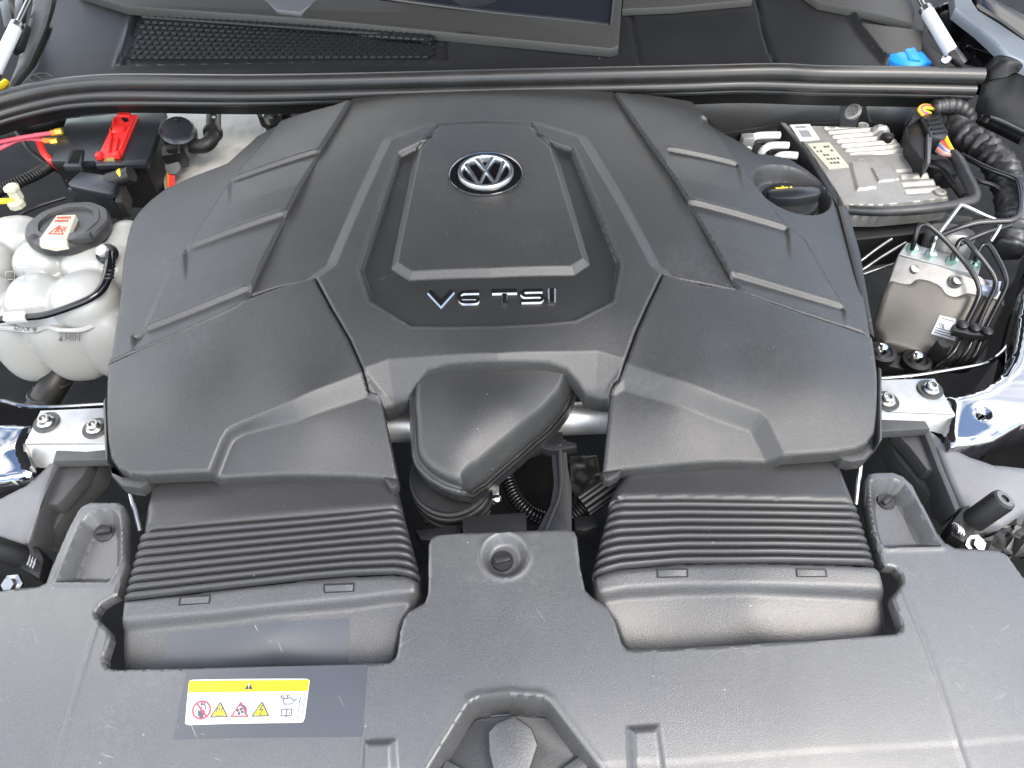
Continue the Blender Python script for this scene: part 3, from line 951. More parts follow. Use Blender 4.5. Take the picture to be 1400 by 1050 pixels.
# ================================================================== AIR DUCTS (bellows + box), one on each side
def build_duct(label, rear, front, rear_plate, ends, box_out, ridge_poly, f_d, slots, patch=None, stk=None):
    T = thing('air_duct', label, 'air duct', (*onl(f_d, [box_out[len(box_out) // 2]])[0][:2], -.12), 'air ducts from the radiator panel to the engine cover')
    def fd(pts): return onl(f_d, pts)[:, :2]
    relief('rear_sleeve', fd(rear_plate), lambda x, y: f_d(x, y) + .001, .004, M['rib'], T, skirt=.05, roll=(.010, .008))
    # bellows: eight folds swept across the duct
    ra, fa = np.array(rear, float), np.array(front, float)
    (al, bl_), (ar, br) = ends
    NR, NS, NU = 8, 9, 44
    vs_ = np.linspace(0, 1, NR * NS + 1)
    rows, drops = [], []
    for v in vs_:
        fold = abs(math.sin(math.pi * NR * v)) ** .6
        wl = al[0] + (bl_[0] - al[0]) * v - 4 * (fold - .4)
        wr = ar[0] + (br[0] - ar[0]) * v + 4 * (fold - .4)
        u = np.linspace(0, 1, NU)
        u = 0.5 - 0.5 * np.sign(np.cos(np.pi * u)) * np.abs(np.cos(np.pi * u)) ** .75
        px = wl + (wr - wl) * u
        y0, y1 = np.interp(px, ra[:, 0], ra[:, 1]), np.interp(px, fa[:, 0], fa[:, 1])
        p = on(f_d, px, y0 + (y1 - y0) * v)
        w = np.abs(p[:, 0] - p[0, 0]); w = np.minimum(w, w[::-1])
        k = np.clip(1 - w / .016, 0, 1)
        p[:, 2] += .0062 * fold - .0045 - .014 * (1 - np.sqrt(1 - k * k * .999))
        lo = p[[0, -1]].copy(); lo[:, 2] -= .05
        rows.append(np.concatenate([lo[:1], p, lo[1:]]))
    nn = NU + 2
    mk('bellows', np.concatenate(rows), [(i * nn + j, i * nn + j + 1, (i + 1) * nn + j + 1, (i + 1) * nn + j) for i in range(len(rows) - 1) for j in range(nn - 1)], M['rib'], T, smooth=80)
    rp = fd(ridge_poly)
    def z_box(x, y):
        return f_d(x, y) - .010 * sstep(-sdf(x, y, rp) / .011)
    bo = fd(box_out)
    relief('duct_box', bo, z_box, .0024, M['duct'], T, skirt=.05, roll=(.009, .010))
    for s in slots:
        q = onl(z_box, s)
        tops = q.copy(); tops[:, 2] += .0012
        fr = prism('clip_window', tops, .004, M['rubber'], T, bev=.0)
        inn = onl(lambda x, y: z_box(x, y) + .0016, (np.array(s) - np.mean(s, 0)) * np.array([.90, .72]) + np.mean(s, 0))
        prism('clip_tongue', inn, .004, M['duct'], fr, bev=.0004)
    if patch is not None:
        relief('smooth_field', fd(round_poly(patch, 6)), lambda x, y: z_box(x, y) + .0005, .003, M['patch'], T, skirt=.0005, label='smooth scratched rectangle on the duct front')
    return T

f_dl = tps([(210, 655, -.046), (540, 655, -.044), (190, 724, -.046), (550, 694, -.044), (375, 690, -.042), (170, 815, -.050), (572, 790, -.050), (375, 780, -.046), (168, 850, -.056), (560, 830, -.056), (165, 912, -.078), (540, 905, -.078), (375, 860, -.058), (375, 915, -.078)])
rear_l = [(150, 730), (192, 726), (300, 716), (420, 706), (480, 700), (545, 692), (600, 688)]
front_l = [(150, 822), (165, 820), (300, 804), (420, 790), (480, 785), (540, 783), (572, 789), (600, 796)]
build_duct('ribbed black air duct with a smooth scratched rectangle, beside the warning sticker', rear_l, front_l,
           [(212, 640), (530, 640), (543, 664), (550, 697), (480, 702), (420, 707), (300, 717), (194, 727), (199, 690), (208, 656)],
           (((190, 728), (165, 819)), ((546, 693), (573, 788))), [(165, 819), (300, 803), (420, 789), (480, 784), (540, 782), (560, 784), (572, 792), (573, 806), (562, 832), (553, 846), (546, 880), (541, 912), (480, 922), (300, 926), (165, 930), (160, 905), (159, 870), (163, 840)],
           [(140, 846), (165, 845), (300, 833), (400, 822), (480, 815), (530, 808), (560, 806), (600, 812), (600, 960), (140, 960)], f_dl,
           [[(246, 816), (288, 813), (287, 825), (244, 828)], [(442, 799), (485, 797), (484, 809), (443, 811)]],
           patch=[(224, 862), (476, 840), (473, 904), (219, 910)])
f_dr = tps([(850, 650, -.044), (1165, 630, -.046), (845, 685, -.044), (1172, 690, -.046), (1010, 665, -.042), (812, 790, -.050), (1200, 770, -.050), (1000, 765, -.046), (822, 830, -.056), (1215, 800, -.056), (855, 887, -.078), (1222, 866, -.078), (1030, 835, -.058), (1030, 885, -.078)])
rear_r = [(780, 688), (830, 683), (850, 682), (940, 682), (1060, 684), (1172, 686), (1230, 686)]
front_r = [(780, 790), (812, 786), (850, 776), (930, 769), (1060, 768), (1198, 771), (1240, 771)]
build_duct('ribbed black air duct with plain pebbled front, on the oil cap side', rear_r, front_r,
           [(858, 640), (1000, 622), (1140, 614), (1152, 640), (1172, 690), (1060, 687), (940, 685), (850, 685), (832, 690), (840, 668)],
           (((838, 686), (810, 785)), ((1172, 688), (1199, 771))), [(811, 786), (830, 778), (850, 774), (930, 767), (1060, 766), (1150, 768), (1196, 771), (1206, 778), (1212, 800), (1218, 830), (1222, 878), (1150, 890), (1030, 898), (858, 905), (848, 880), (838, 848), (824, 828), (813, 808)],
           [(790, 812), (824, 806), (860, 800), (930, 796), (1060, 796), (1150, 799), (1212, 802), (1250, 805), (1250, 950), (790, 950)], f_dr,
           [[(898, 778), (940, 777), (941, 789), (898, 790)], [(1088, 777), (1129, 778), (1131, 789), (1089, 789)]])

# ================================================================== INTAKE ELBOW
f_elb = tps([(567, 520, .012), (680, 496, .020), (780, 510, .010), (570, 620, -.004), (640, 600, .008), (700, 560, .014), (635, 664, -.014), (650, 655, -.016), (750, 575, -.004)])
def elb(pts): return onl(f_elb, pts)[:, :2]
e_left = [(566, 552), (568, 524), (590, 505), (680, 490), (760, 492), (780, 502)]
e_right = [(787, 518), (774, 552), (750, 581), (707, 618), (662, 657), (652, 662)]
e_tip = [(636, 667), (612, 660), (588, 646), (571, 626)]
e_pts = np.concatenate([onl(lambda x, y: f_elb(x, y) - .010, e_left), onl(lambda x, y: f_elb(x, y) - .024, e_right), onl(lambda x, y: f_elb(x, y) - .012, e_tip)])[:, :2]
e_dome = round_poly(e_pts, .010)
ELB = thing('intake_elbow', 'black moulded intake elbow rising out of the gap in the engine cover', 'intake elbow', (*elb([(640, 610)])[0], -.14))
e_side = np.concatenate([e_pts[5:12], e_pts[12:13] * .5 + e_pts[11:12] * .5])
def e_drop(x, y): return .019 * sstep(1 - ldist(x, y, e_side) / .0125)
def z_elb(x, y):
    s = -sdf(x, y, e_dome)
    u = np.clip(1 - s / .009, 0, 1)
    return f_elb(x, y) - .009 * (1 - np.sqrt(np.maximum(1 - u * u, 0))) - e_drop(x, y)
relief('elbow_dome', e_dome, z_elb, .0016, M['cover'], ELB, skirt=.006)
e_fl = offset_poly(e_dome, .0068)
relief('elbow_flange', e_fl, lambda x, y: f_elb(x, y) - .0135 - e_drop(x, y) + .0016 * cr(1 - np.abs(sdf(x, y, e_fl) + .0018) / .0016), .0016, M['cover'], ELB, skirt=.007)
relief('lower_lip', offset_poly(e_dome, .0052), lambda x, y: f_elb(x, y) - .0235 - e_drop(x, y), .0030, M['cover_smooth'], ELB, skirt=.012)
ec = P(616, 650, -.062); er = .050
ax = np.array([-.03, -.16, 1.0])
for k, (z0, rr_) in enumerate(((-.004, 1.0), (-.016, 1.02), (-.028, .99), (-.042, 1.03))):
    lathe('hose_band', [(er * rr_ * .96, z0 - .010), (er * rr_, z0 - .008), (er * rr_ * 1.015, z0 - .004), (er * rr_, z0)], ec, (M['cover'], M['panel'], M['cover_smooth'], M['cover'])[k], ELB, axis=ax, n=48)
lathe('hose_neck', [(er * .80, -.13), (er * .93, -.075), (er * .93, .002)], ec, M['rubber'], ELB, axis=ax, n=48)
for a in range(0, 360, 20):
    u, v, w = basis(ax); aa = math.radians(a); dr = math.cos(aa) * u + math.sin(aa) * v
    box('clamp_tooth', ec + dr * er * 1.0 + w * -.058, np.cross(w, dr) * .005, dr * .003, w * .006, M['black'], ELB, bev=.001)
# hose clamp screw
cs = P(679, 682, -.075)
CL = thing('hose_clamp_screw', 'small pale metal clamp screw beside the intake elbow', 'screw', cs)
lathe('screw_head', [(.0055, 0), (.0055, .004), (.003, .006), (.0005, .006)], cs, M['steel'], CL, axis=(.1, -.6, .8), n=12)
box('clamp_lug', cs + np.array([0, .010, .004]), np.array([.004, 0, 0]), np.array([.001, .012, 0]), np.array([0, -.002, .012]), M['steel'], CL, bev=.001)
# ================================================================== COOLANT TANK
M['tank'] = mat('translucent_white_plastic', (0.295, 0.303, 0.295), 0.26, sss=0.3)
M['print'] = mat('grey_print', (0.10, 0.10, 0.10), 0.5)
M['label_cream'] = mat('cream_label', (0.36, 0.345, 0.27), 0.45)
M['print_red'] = mat('red_print', (0.60, 0.03, 0.02), 0.5)
TANK = thing('coolant_tank', 'translucent white coolant expansion tank with bulging cells and black cap', 'coolant tank', P(70, 420, -.20))
def superell(c, r, p=2.7, nu=28, nv=18):
    v, f = [], []
    for i in range(nv + 1):
        th = math.pi * i / nv
        for j in range(nu):
            ph = 2 * math.pi * j / nu
            n = np.array([math.sin(th) * math.cos(ph), math.sin(th) * math.sin(ph), math.cos(th)])
            k = (np.abs(n) ** p).sum() ** (-1 / p)
            v.append(np.asarray(c) + n * k * np.asarray(r))
    for i in range(nv):
        for j in range(nu):
            f.append((i * nu + j, i * nu + (j + 1) % nu, (i + 1) * nu + (j + 1) % nu, (i + 1) * nu + j))
    return v, f
tg = Geo()
for px, py, zt, rx, ry, hh in ((33, 387, -.026, .039, .043, .038), (101, 385, -.026, .046, .044, .038), (42, 337, -.024, .038, .036, .036), (112, 340, -.025, .042, .036, .036), (162, 312, -.030, .028, .042, .036), (8, 304, -.026, .044, .038, .036),
                               (-38, 388, -.028, .038, .043, .038), (-32, 340, -.026, .038, .036, .036), (150, 348, -.034, .026, .036, .036), (92, 312, -.024, .052, .046, .036)):
    q = P(px, py, zt); tg.add(*superell((q[0], q[1], zt - hh), (rx, ry, hh), 2.5))
low = [(-28, 396, .036), (42, 395, .044), (107, 393, .043)]
for px, py, rx in low:
    q = P(px, py, -.022); tg.add(*superell((q[0], q[1] + .002, -.135), (rx, .035, .075), 3.0))
q = P(60, 350, -.022); tg.add(*superell((q[0], q[1], -.12), (.075, .06, .06), 4))
tb = tg.build('tank_body', M['tank'], TANK, smooth=None)
rm = tb.modifiers.new('Remesh', 'REMESH'); rm.mode = 'VOXEL'; rm.voxel_size = .0028; rm.use_smooth_shade = True
sm = tb.modifiers.new('Smooth', 'SMOOTH'); sm.factor = .5; sm.iterations = 20
# welded rim round the lower half
rim = [P(px, py, -.076) for px, py in ((-60, 452), (-20, 447), (15, 449), (45, 452), (66, 447), (85, 452), (115, 450), (140, 436), (152, 414), (156, 396))]
tube('weld_rim', rim, .0042, M['tank'], TANK, n=8)
for px in (18, 28, 38):
    q = P(px, 424, -.062); box('rib', q, np.array([.0012, 0, 0]), np.array([0, .004, .0]), np.array([0, -.006, .016]), M['tank'], TANK, bev=.0004)
cc = P(91, 303, -.006); cn = np.array([.02, .10, 1.0])
CR = np.linalg.norm(P(36, 306, -.006) - P(146, 300, -.006)) / 2
CAP = lathe('filler_cap', [(CR * .93, -.024), (CR * .98, -.019), (CR, -.011), (CR * .99, -.004), (CR * .95, -.001), (CR * .80, 0), (CR * .78, .0015), (CR * .66, .0015), (CR * .64, -.003), (CR * .2, -.004), (.0005, -.004)], cc, M['cover'], TANK, axis=cn, n=64, lobes=(10, .012), label='ridged black coolant cap with cream warning strip')
# cream strip across the cap, folded over its front rim
def capq(px, py, zz): return P(px, py, zz)
strip = np.array([capq(77, 294, .000), capq(103, 293, .000), capq(91, 328, .001), capq(54, 326, .001)])
g = Geo(); g.add(*prism_geo(strip, .010, .0015)); g.build('warning_strip', M['label_cream'], CAP, smooth=30)
fl = np.array([capq(54, 325, .004), capq(91, 327, .004), capq(92, 336, .0015), capq(74, 339, .0005), capq(54, 335, .0015)])
prism('strip_fold', fl, .006, M['label_cream'], CAP, bev=.001)
def cp(u, v, hh):
    c = [strip[0], strip[1], strip[2], strip[3]]
    u, v = np.asarray(u)[:, None], np.asarray(v)[:, None]
    p = c[0] * (1 - u) * (1 - v) + c[1] * u * (1 - v) + c[2] * u * v + c[3] * (1 - u) * v
    p = p + np.array([0, 0, .0006]); p[:, 2] += hh
    return p
g = Geo()
for r0 in (.10, .24):
    x = .16
    while x < .80:
        w = RNG.uniform(.06, .13)
        g.add(*sheet_geo([(x, r0), (x + w, r0), (x + w, r0 + .07), (x, r0 + .07)], cp, .0005)); x += w + .035
for a, b in (((.22, .80), (.50, .46)), ((.50, .46), (.80, .80)), ((.80, .80), (.22, .80)), ((.42, .74), (.60, .56)), ((.40, .58), (.62, .74)), ((.68, .50), (.84, .70)), ((.84, .50), (.66, .70)), ((.50, .50), (.48, .74))):
    g.add(*ribbon_geo([a, b], .018, cp, .0004, top=.9))
g.build('red_print', M['print_red'], CAP)
for (a, b, c_) in (((93, 326, .001), (124, 320, .001), 6), ((42, 322, .000), (50, 329, -.004), 5)):
    q0, q1 = P(*a), P(*b); e = (q1 - q0) / 2; n = np.array([-e[1], e[0], 0]); n /= np.linalg.norm(n)
    box('grip_ridge', (q0 + q1) / 2 + np.array([0, 0, -.004]), e, n * .006, np.array([0, 0, .006]), M['cover'], CAP, bev=.0015)
# prints: MIN mark, MAX mark, open book
def tpl(px0, py0, s, zz):
    o = P(px0, py0, zz)
    def place(u, v, hh):
        p = PY(px0 + np.asarray(u) * s, py0 + np.asarray(v) * s, o[1]); p[:, 1] -= hh
        return p
    return place
mnp = P(97, 462, -.098)
ylobe = P(107, 393, -.022)[1] + .002 - .035
def lobe_place(px0, py0, s):
    def place(u, v, hh):
        p = PY(px0 + np.asarray(u, float) * s, py0 + np.asarray(v, float) * s, ylobe - .0015); p[:, 1] -= hh
        return p
    return place
lp = lobe_place(80, 455, 1.0)
g = Geo()
for ln in ([(10, 11), (10, 3), (13.5, 8), (17, 3), (17, 11)], [(20, 11), (20, 3)], [(23, 11), (23, 3), (29, 11), (29, 3)], [(0, 0), (29, 0)]):
    g.add(*ribbon_geo(ln, .75, lp, .0004, top=.9))
g.add(*sheet_geo([(0, 11), (3.5, 2), (6, 11)], lp, .0006))
g.build('min_mark', M['print'], TANK)
lp2 = lobe_place(20, 447, 1.0)
g = Geo()
for ln in ([(0, 5), (0, 0), (3, 4), (6, 0), (6, 5)], [(8, 5), (11, 0), (14, 5)], [(16, 0), (21, 5)], [(21, 0), (16, 5)]):
    g.add(*ribbon_geo(ln, .7, lp2, .0004, top=.9))
g.add(*sheet_geo([(24, 1), (31, 1), (29, 6), (26, 6)], lp2, .0006))
g.build('max_mark', M['print'], TANK)
g = Geo()
def bkp(u, v, hh):
    p = P(8 + np.asarray(u, float), 372 + np.asarray(v, float), -.0235 - np.asarray(v, float) * .00005); p[:, 2] += hh
    return p
for ln in ([(0, 0), (9, -1), (12, 1), (15, -1), (26, 0), (25, 11), (14, 10), (12, 12), (9, 10), (-1, 11), (0, 0)], [(12, 1), (12, 12)], [(14, -9), (34, -9), (32, -5), (13, -5), (14, -9)]):
    g.add(*ribbon_geo(ln, .35, bkp, .0003, top=.9))
g.build('moulded_book_mark', mat('tank_relief_mark', (.20, .21, .21), .5), TANK)

# overflow hose across the tank
HS = thing('overflow_hose', 'thin black overflow hose curving round the white tank with elbow fitting', 'hose', P(140, 420, -.09))
tube('hose_body', [P(*q) for q in ((-40, 440, -.040), (0, 437, -.038), (30, 434, -.038), (60, 431, -.037), (95, 420, -.034), (125, 407, -.031), (139, 395, -.029), (147, 378, -.024), (150, 360, -.018), (151, 348, -.018))], [.0052] * 6 + [.006, .0068, .0068, .0068], M['gloss_black'], HS, n=14)
lathe('fitting_collar', [(.015, -.006), (.016, -.002), (.015, .004), (.011, .006)], P(146, 347, -.022), M['black'], HS, axis=(-.2, -.3, .9), n=24)
lathe('fitting_core', [(.009, 0), (.009, .010), (.004, .012)], P(144, 346, -.020), M['tank'], HS, axis=(-.2, -.3, .9), n=20)
for k in range(5):
    q = P(150 - k * .6, 360 + k * 5, -.0185 - k * .0014); lathe('sleeve_ring', [(.0076, -.0018), (.0082, 0), (.0076, .0018)], q, M['rubber'], HS, axis=(.02, -.5, -.8), n=14)
box('hose_clip', P(22, 434, -.036), np.array([.014, 0, 0]), np.array([0, .006, .002]), np.array([0, -.002, .006]), M['white'], HS, bev=.001)
# outlet hose under the tank
OH = thing('coolant_outlet_hose', 'short black coolant hose leaving the bottom of the white tank', 'hose', P(66, 540, -.25))
tube('hose_body', [P(82, 512, -.20), P(70, 532, -.21), P(58, 552, -.23), P(40, 580, -.27)], .022, M['rubber'], OH, n=20)
for k in range(3):
    lathe('hose_ring', [(.0225, -.003), (.0245, 0), (.0225, .003)], P(78 - k * 9, 519 + k * 10, -.203 - k * .006), M['black'], OH, axis=(.25, .25, 1), n=24)

# ================================================================== FUSE BOX WITH RED TERMINAL COVER
fz = -.012
FB = thing('fuse_box', 'black fuse box with flat lid and a red terminal flap', 'fuse box', P(145, 215, -.10))
lid = ppoly([(91, 162), (150, 156), (226, 151), (213, 188), (200, 222), (133, 225), (129, 219), (110, 220), (69, 220)], fz)
prism('lid', lid, .012, M['satin_black'], FB, bev=.0015)
prism('box_body', ppoly([(94, 166), (222, 156), (197, 224), (73, 224)], fz - .0125), .09, M['black'], FB)
rl = ppoly([(133, 219), (200, 217), (199, 224), (131, 226)], fz + .0015)
prism('lid_lip', rl, .008, M['satin_black'], FB, bev=.001)
SB = prism('latch_frame', ppoly([(98, 204), (114, 204), (111, 227), (86, 227)], fz + .003), .010, M['satin_black'], FB, bev=.0012)
prism('latch_pocket_shade', ppoly([(101, 207), (111, 207), (107, 223), (92, 223)], fz + .0036), .006, M['dark'], SB)  # dark slab on the frame stands in for shade inside the pocket
RF = prism('red_flap', ppoly([(160, 156), (188, 157), (166, 211), (133, 215)], fz + .0045), .004, M['red'], FB, bev=.001, label='red plastic terminal flap on the fuse box lid')
prism('flap_hinge', ppoly([(161, 153), (178, 153), (177, 158), (160, 158)], fz + .006), .008, M['red'], RF, bev=.001)
lathe('flap_button', [(.013, 0), (.013, .003), (.011, .0042), (.0005, .0042)], P(161, 178, fz + .0045), M['red'], RF, n=24)
for a, b in (((157, 162), (148, 204)), ((183, 162), (165, 206)), ((153, 188), (149, 208)), ((162, 190), (158, 208))):
    q0, q1 = P(*a, fz + .0055), P(*b, fz + .0055); e = (q1 - q0) / 2; n = np.array([-e[1], e[0], 0]); n /= np.linalg.norm(n)
    box('flap_rib', (q0 + q1) / 2, e, n * .0016, np.array([0, 0, .0032]), M['red'], RF, bev=.0006)
prism('flap_window', ppoly([(165, 161), (174, 161), (176, 165), (170, 167)], fz + .0052), .002, M['dark'], RF)
for px, py in ((136, 213), (160, 212)):
    box('flap_foot', P(px, py, fz + .005), np.array([.005, 0, 0]), np.array([0, .006, 0]), np.array([0, 0, .005]), M['red'], RF, bev=.0015)
prism('gold_terminal', ppoly([(143, 212), (157, 211), (156, 220), (141, 220)], fz + .0025), .002, mat('brass', (.55, .40, .12), .35, 1.0), RF)

# water valve and pipe
VV = thing('changeover_valve', 'round black valve with curved pipe and two-wire plug in front of pale metal', 'valve', P(250, 200, -.09))
va = np.array([.12, -.22, .95])
lathe('valve_body', [(.026, -.045), (.028, -.040), (.028, -.012), (.030, -.010), (.030, -.004), (.026, 0), (.024, .006), (.010, .008), (.0005, .008)], P(243, 177, -.010), M['satin_black'], VV, axis=va, n=32)
lathe('valve_stub', [(.004, 0), (.004, .006), (.0005, .007)], P(242, 166, 0), M['black'], VV, axis=va, n=10)
tube('curved_pipe', [P(262, 200, -.04), P(280, 199, -.035), P(291, 186, -.03), P(292, 165, -.028), P(293, 148, -.03)], .0125, M['rubber'], VV, n=16)
lathe('pipe_collar', [(.016, -.004), (.017, 0), (.016, .006)], P(291, 182, -.03), M['black'], VV, axis=(.05, .8, .1), n=20)
lathe('pipe_screw', [(.005, 0), (.005, .003), (.0005, .004)], P(293, 159, -.014), M['steel'], VV, axis=(0, -.5, .8), n=10)
box('plug_body', P(240, 214, -.045), np.array([.016, .003, 0]), np.array([0, .010, .004]), np.array([0, -.008, .02]), M['black'], VV, bev=.003)
box('plug_clip', P(236, 206, -.025), np.array([.008, 0, 0]), np.array([0, .004, 0]), np.array([0, -.003, .008]), M['rubber'], VV, bev=.001)
lathe('plug_grommet', [(.013, -.004), (.014, 0), (.013, .004)], P(237, 229, -.058), M['panel'], VV, axis=(0, -.6, .8), n=16)
for k, (px, mm) in enumerate(((231, 'wire_brown'), (235, 'wire_red'), (238, 'wire_red'))):
    if mm not in M: M[mm] = mat(mm, {'wire_brown': (.45, .13, .01), 'wire_red': (.65, .03, .03)}[mm], .4)
    tube('plug_wire', [P(px, 230, -.058), P(px - 1, 240, -.068), P(px - 1, 256, -.085)], .0028, M[mm], VV, n=8)
# pale metal strut tower
TW = thing('strut_tower', 'pale bare aluminium strut tower behind the round valve', 'strut tower', P(300, 190, -.12))
prism('tower_plate', ppoly([(205, 140), (290, 136), (352, 138), (362, 178), (330, 212), (290, 246), (225, 262), (215, 200)], -.088), .05, mat('blotchy_aluminium', (.40, .39, .37), .5, .35, grain=(200, .4), mottle=.4), TW, bev=.004)
lathe('tower_nut', [(.016, -.01), (.017, .004), (.012, .010), (.0005, .011)], P(372, 158, -.045), M['steel'], TW, n=12)
lathe('tower_cup', [(.03, -.02), (.031, .004), (.024, .005), (.023, -.01)], P(374, 152, -.055), M['black'], TW, n=28)

# relay housing below the fuse box
SBX = thing('relay_housing', 'small black lidded housing between fuse box and coolant cap', 'housing', P(125, 260, -.09))
prism('housing_lid', ppoly([(109, 234), (163, 241), (155, 262), (150, 265), (96, 254), (92, 250)], -.012), .010, M['satin_black'], SBX, bev=.0025)
prism('housing_body', ppoly([(107, 236), (163, 244), (153, 270), (92, 258)], -.023), .045, M['satin_black'], SBX, bev=.002)
prism('housing_clip', ppoly([(158, 250), (171, 253), (168, 276), (157, 276)], -.020), .03, M['black'], SBX, bev=.002)
tube('outlet_pipe', [P(150, 247, -.02), P(165, 243, -.012), P(180, 238, -.006)], .0125, M['rubber'], SBX, n=16)
lathe('yellow_band', [(.0130, -.003), (.0136, 0), (.0130, .003)], P(170, 241, -.010), M['yellow'], SBX, axis=(.6, .3, .3), n=20)

# cables at the left
def wire(nm, label, pts, r, col, cat='cable', rib=None, group=None, n=10):
    v, f = tube_geo([P(*q) for q in pts], r, n, 6, rib)
    return mk(nm, v, f, col, smooth=60, label=label, cat=cat, group=group)
M['pink'] = mat('pink_insulation', (.50, .06, .09), .38)
M['brass'] = mat('yellow_brass', (.62, .42, .06), .4, .6)
for k, (pts, end, lab) in enumerate((([(-20, 198, -.02), (0, 194, -.015), (30, 188, -.008), (55, 184, -.006), (70, 182, -.006)], (82, 180, -.006), 'pink cable with brass end on the fuse box, lying over its twin'),
                                     ([(-20, 212, -.03), (0, 203, -.025), (22, 193, -.02), (40, 190, -.018), (60, 192, -.018)], (76, 193, -.018), 'pink cable with brass end passing under its twin to the fuse box'))):
    T = thing('pink_cable', lab, 'cable', P(30, 190, -.05), 'pink cables into the fuse box')
    tube('cable_body', [P(*q) for q in pts], .0034, M['pink'], T, n=10)
    tube('heat_sleeve', [P(*pts[-1]), P(*end)], .0050, M['wire_brown'], T, n=10, sm=0)
    e0, e1 = P(end[0] - 6, end[1] + .8, end[2]), P(end[0] + 3, end[1] - .4, end[2])
    tube('cable_lug', [e0, e1], .0058, M['brass'], T, n=6, sm=0)
wire('red_cable', 'thick red cable looping down beside the fuse box', [(50, 186, -.03), (55, 197, -.025), (60, 209, -.025), (70, 220, -.03), (80, 230, -.05)], .0058, M['red'])
wire('corrugated_conduit', 'black corrugated conduit running below the fuse box', [(90, 216, -.06), (70, 226, -.045), (48, 239, -.035), (22, 251, -.035), (-20, 270, -.045)], .0085, M['rubber'], 'conduit', rib=(.0045, .003), n=14)
wire('black_cable', 'thin black cable under the pink cables', [(20, 178, -.03), (40, 205, -.04), (62, 222, -.05), (95, 248, -.06)], .0045, M['rubber'])
wire('wire_loom', 'loose taped loom behind the pink cables', [(-20, 190, -.05), (20, 182, -.045), (50, 172, -.04), (80, 166, -.05)], .012, M['rubber'], 'loom')
wire('wire_loom', 'thick taped loom under the rubber seal', [(0, 170, -.03), (40, 172, -.035), (75, 165, -.03), (100, 160, -.05)], .014, M['rubber'], 'loom')
wire('thin_rod', 'thin dark rod behind the coolant cap', [(20, 298, -.06), (50, 283, -.05), (90, 270, -.05)], .0028, M['black'], 'rod')
SN = thing('white_sensor', 'off-white sensor plug with yellow wire next to the corrugated conduit', 'sensor', P(20, 275, -.06))
lathe('sensor_head', [(.010, -.012), (.010, .004), (.012, .005), (.012, .009), (.009, .011), (.0005, .011)], P(19, 262, -.018), M['label_cream'], SN, n=8)
lathe('sensor_base', [(.013, -.008), (.013, 0), (.010, .002)], P(21, 276, -.030), M['label_cream'], SN, n=8)
tube('sensor_wire', [P(18, 274, -.028), P(4, 275, -.028), P(-15, 276, -.03)], .0045, M['yellow'], SN, n=8)
# ================================================================== OIL FILLER CAP
wc = np.array([*well, float(z_wing_r(well[0], well[1]))])
OC = thing('oil_filler_cap', 'round black oil filler cap with yellow oil can symbol', 'oil cap', wc)
orad = .0425
lathe('cap_body', [(orad * .96, -.002), (orad, .002), (orad, .008), (orad * .95, .011), (orad * .80, .012), (.0005, .012)], wc + np.array([0, -.004, 0]), M['black'], OC, n=48, lobes=(3, .012))
g0 = wc + np.array([0, -.008, .012])
gb = [(-.040, -.006), (-.030, -.013), (0, -.016), (.030, -.013), (.040, -.006), (.040, .004), (.030, .009), (0, .011), (-.030, .009), (-.040, .004)]
prism('cap_grip', [g0 + np.array([x, y, .016]) for x, y in gb][::1], .018, M['satin_black'], OC, bev=.0022)
def ocp(u, v, hh):
    p = np.zeros((len(np.atleast_1d(u)), 3)); p[:, 0] = u; p[:, 1] = v
    return p + wc + np.array([-.001, .020, .0122 + hh])
g = Geo()
g.add(*sheet_geo([(-.009, -.003), (.004, -.003), (.006, .003), (-.007, .003)], ocp, .0008))
g.add(*ribbon_geo([(.004, -.002), (.012, .003)], .0011, ocp, .0008, top=.9))
g.add(*ribbon_geo([(-.008, .002), (-.013, .002), (-.011, -.002)], .0009, ocp, .0008, top=.9))
g.add(*ribbon_geo([(-.002, .003), (-.002, .006)], .0012, ocp, .0008, top=.9))
g.build('oil_can_symbol', M['yellow'], OC)
# lip standing along the outer edge of the cover beside the cap
prism('edge_rail', ppoly([(1146, 281), (1158, 281), (1176, 345), (1196, 462), (1186, 452), (1168, 372)], -.006), .03, M['cover_smooth'], COVER, bev=.001)

# ================================================================== ENGINE CONTROL UNIT
M['ecu'] = mat('cast_light_alloy', (.21, .204, .19), .42, .4, grain=(300, .35), mottle=.25, rvar=.1)
zE = -.030
ECU = thing('engine_control_unit', 'finned cast aluminium control unit with white barcode label', 'control unit', P(1185, 230, -.10))
ecu_out = ppoly([(1069, 169), (1110, 170), (1183, 172), (1208, 171), (1220, 182), (1242, 205), (1258, 221), (1287, 253), (1303, 272), (1262, 277), (1211, 282), (1151, 282), (1140, 262), (1103, 205), (1082, 178)], zE)[:, :2]
def ez(pts): return ppoly(pts, zE)[:, :2]
fin_zone = ez([(1122, 173), (1180, 174), (1206, 176), (1240, 206), (1242, 212), (1160, 212)])
fin_low = ez([(1222, 232), (1270, 228), (1296, 262), (1240, 270)])
yy = lambda py: float(P(1180, py, zE)[1])
dome1 = P(1204, 181, zE)[:2]; blk = ez([(1160, 222), (1186, 222), (1200, 258), (1170, 262)])
plate2 = ez([(1190, 230), (1218, 228), (1236, 246), (1200, 250)])
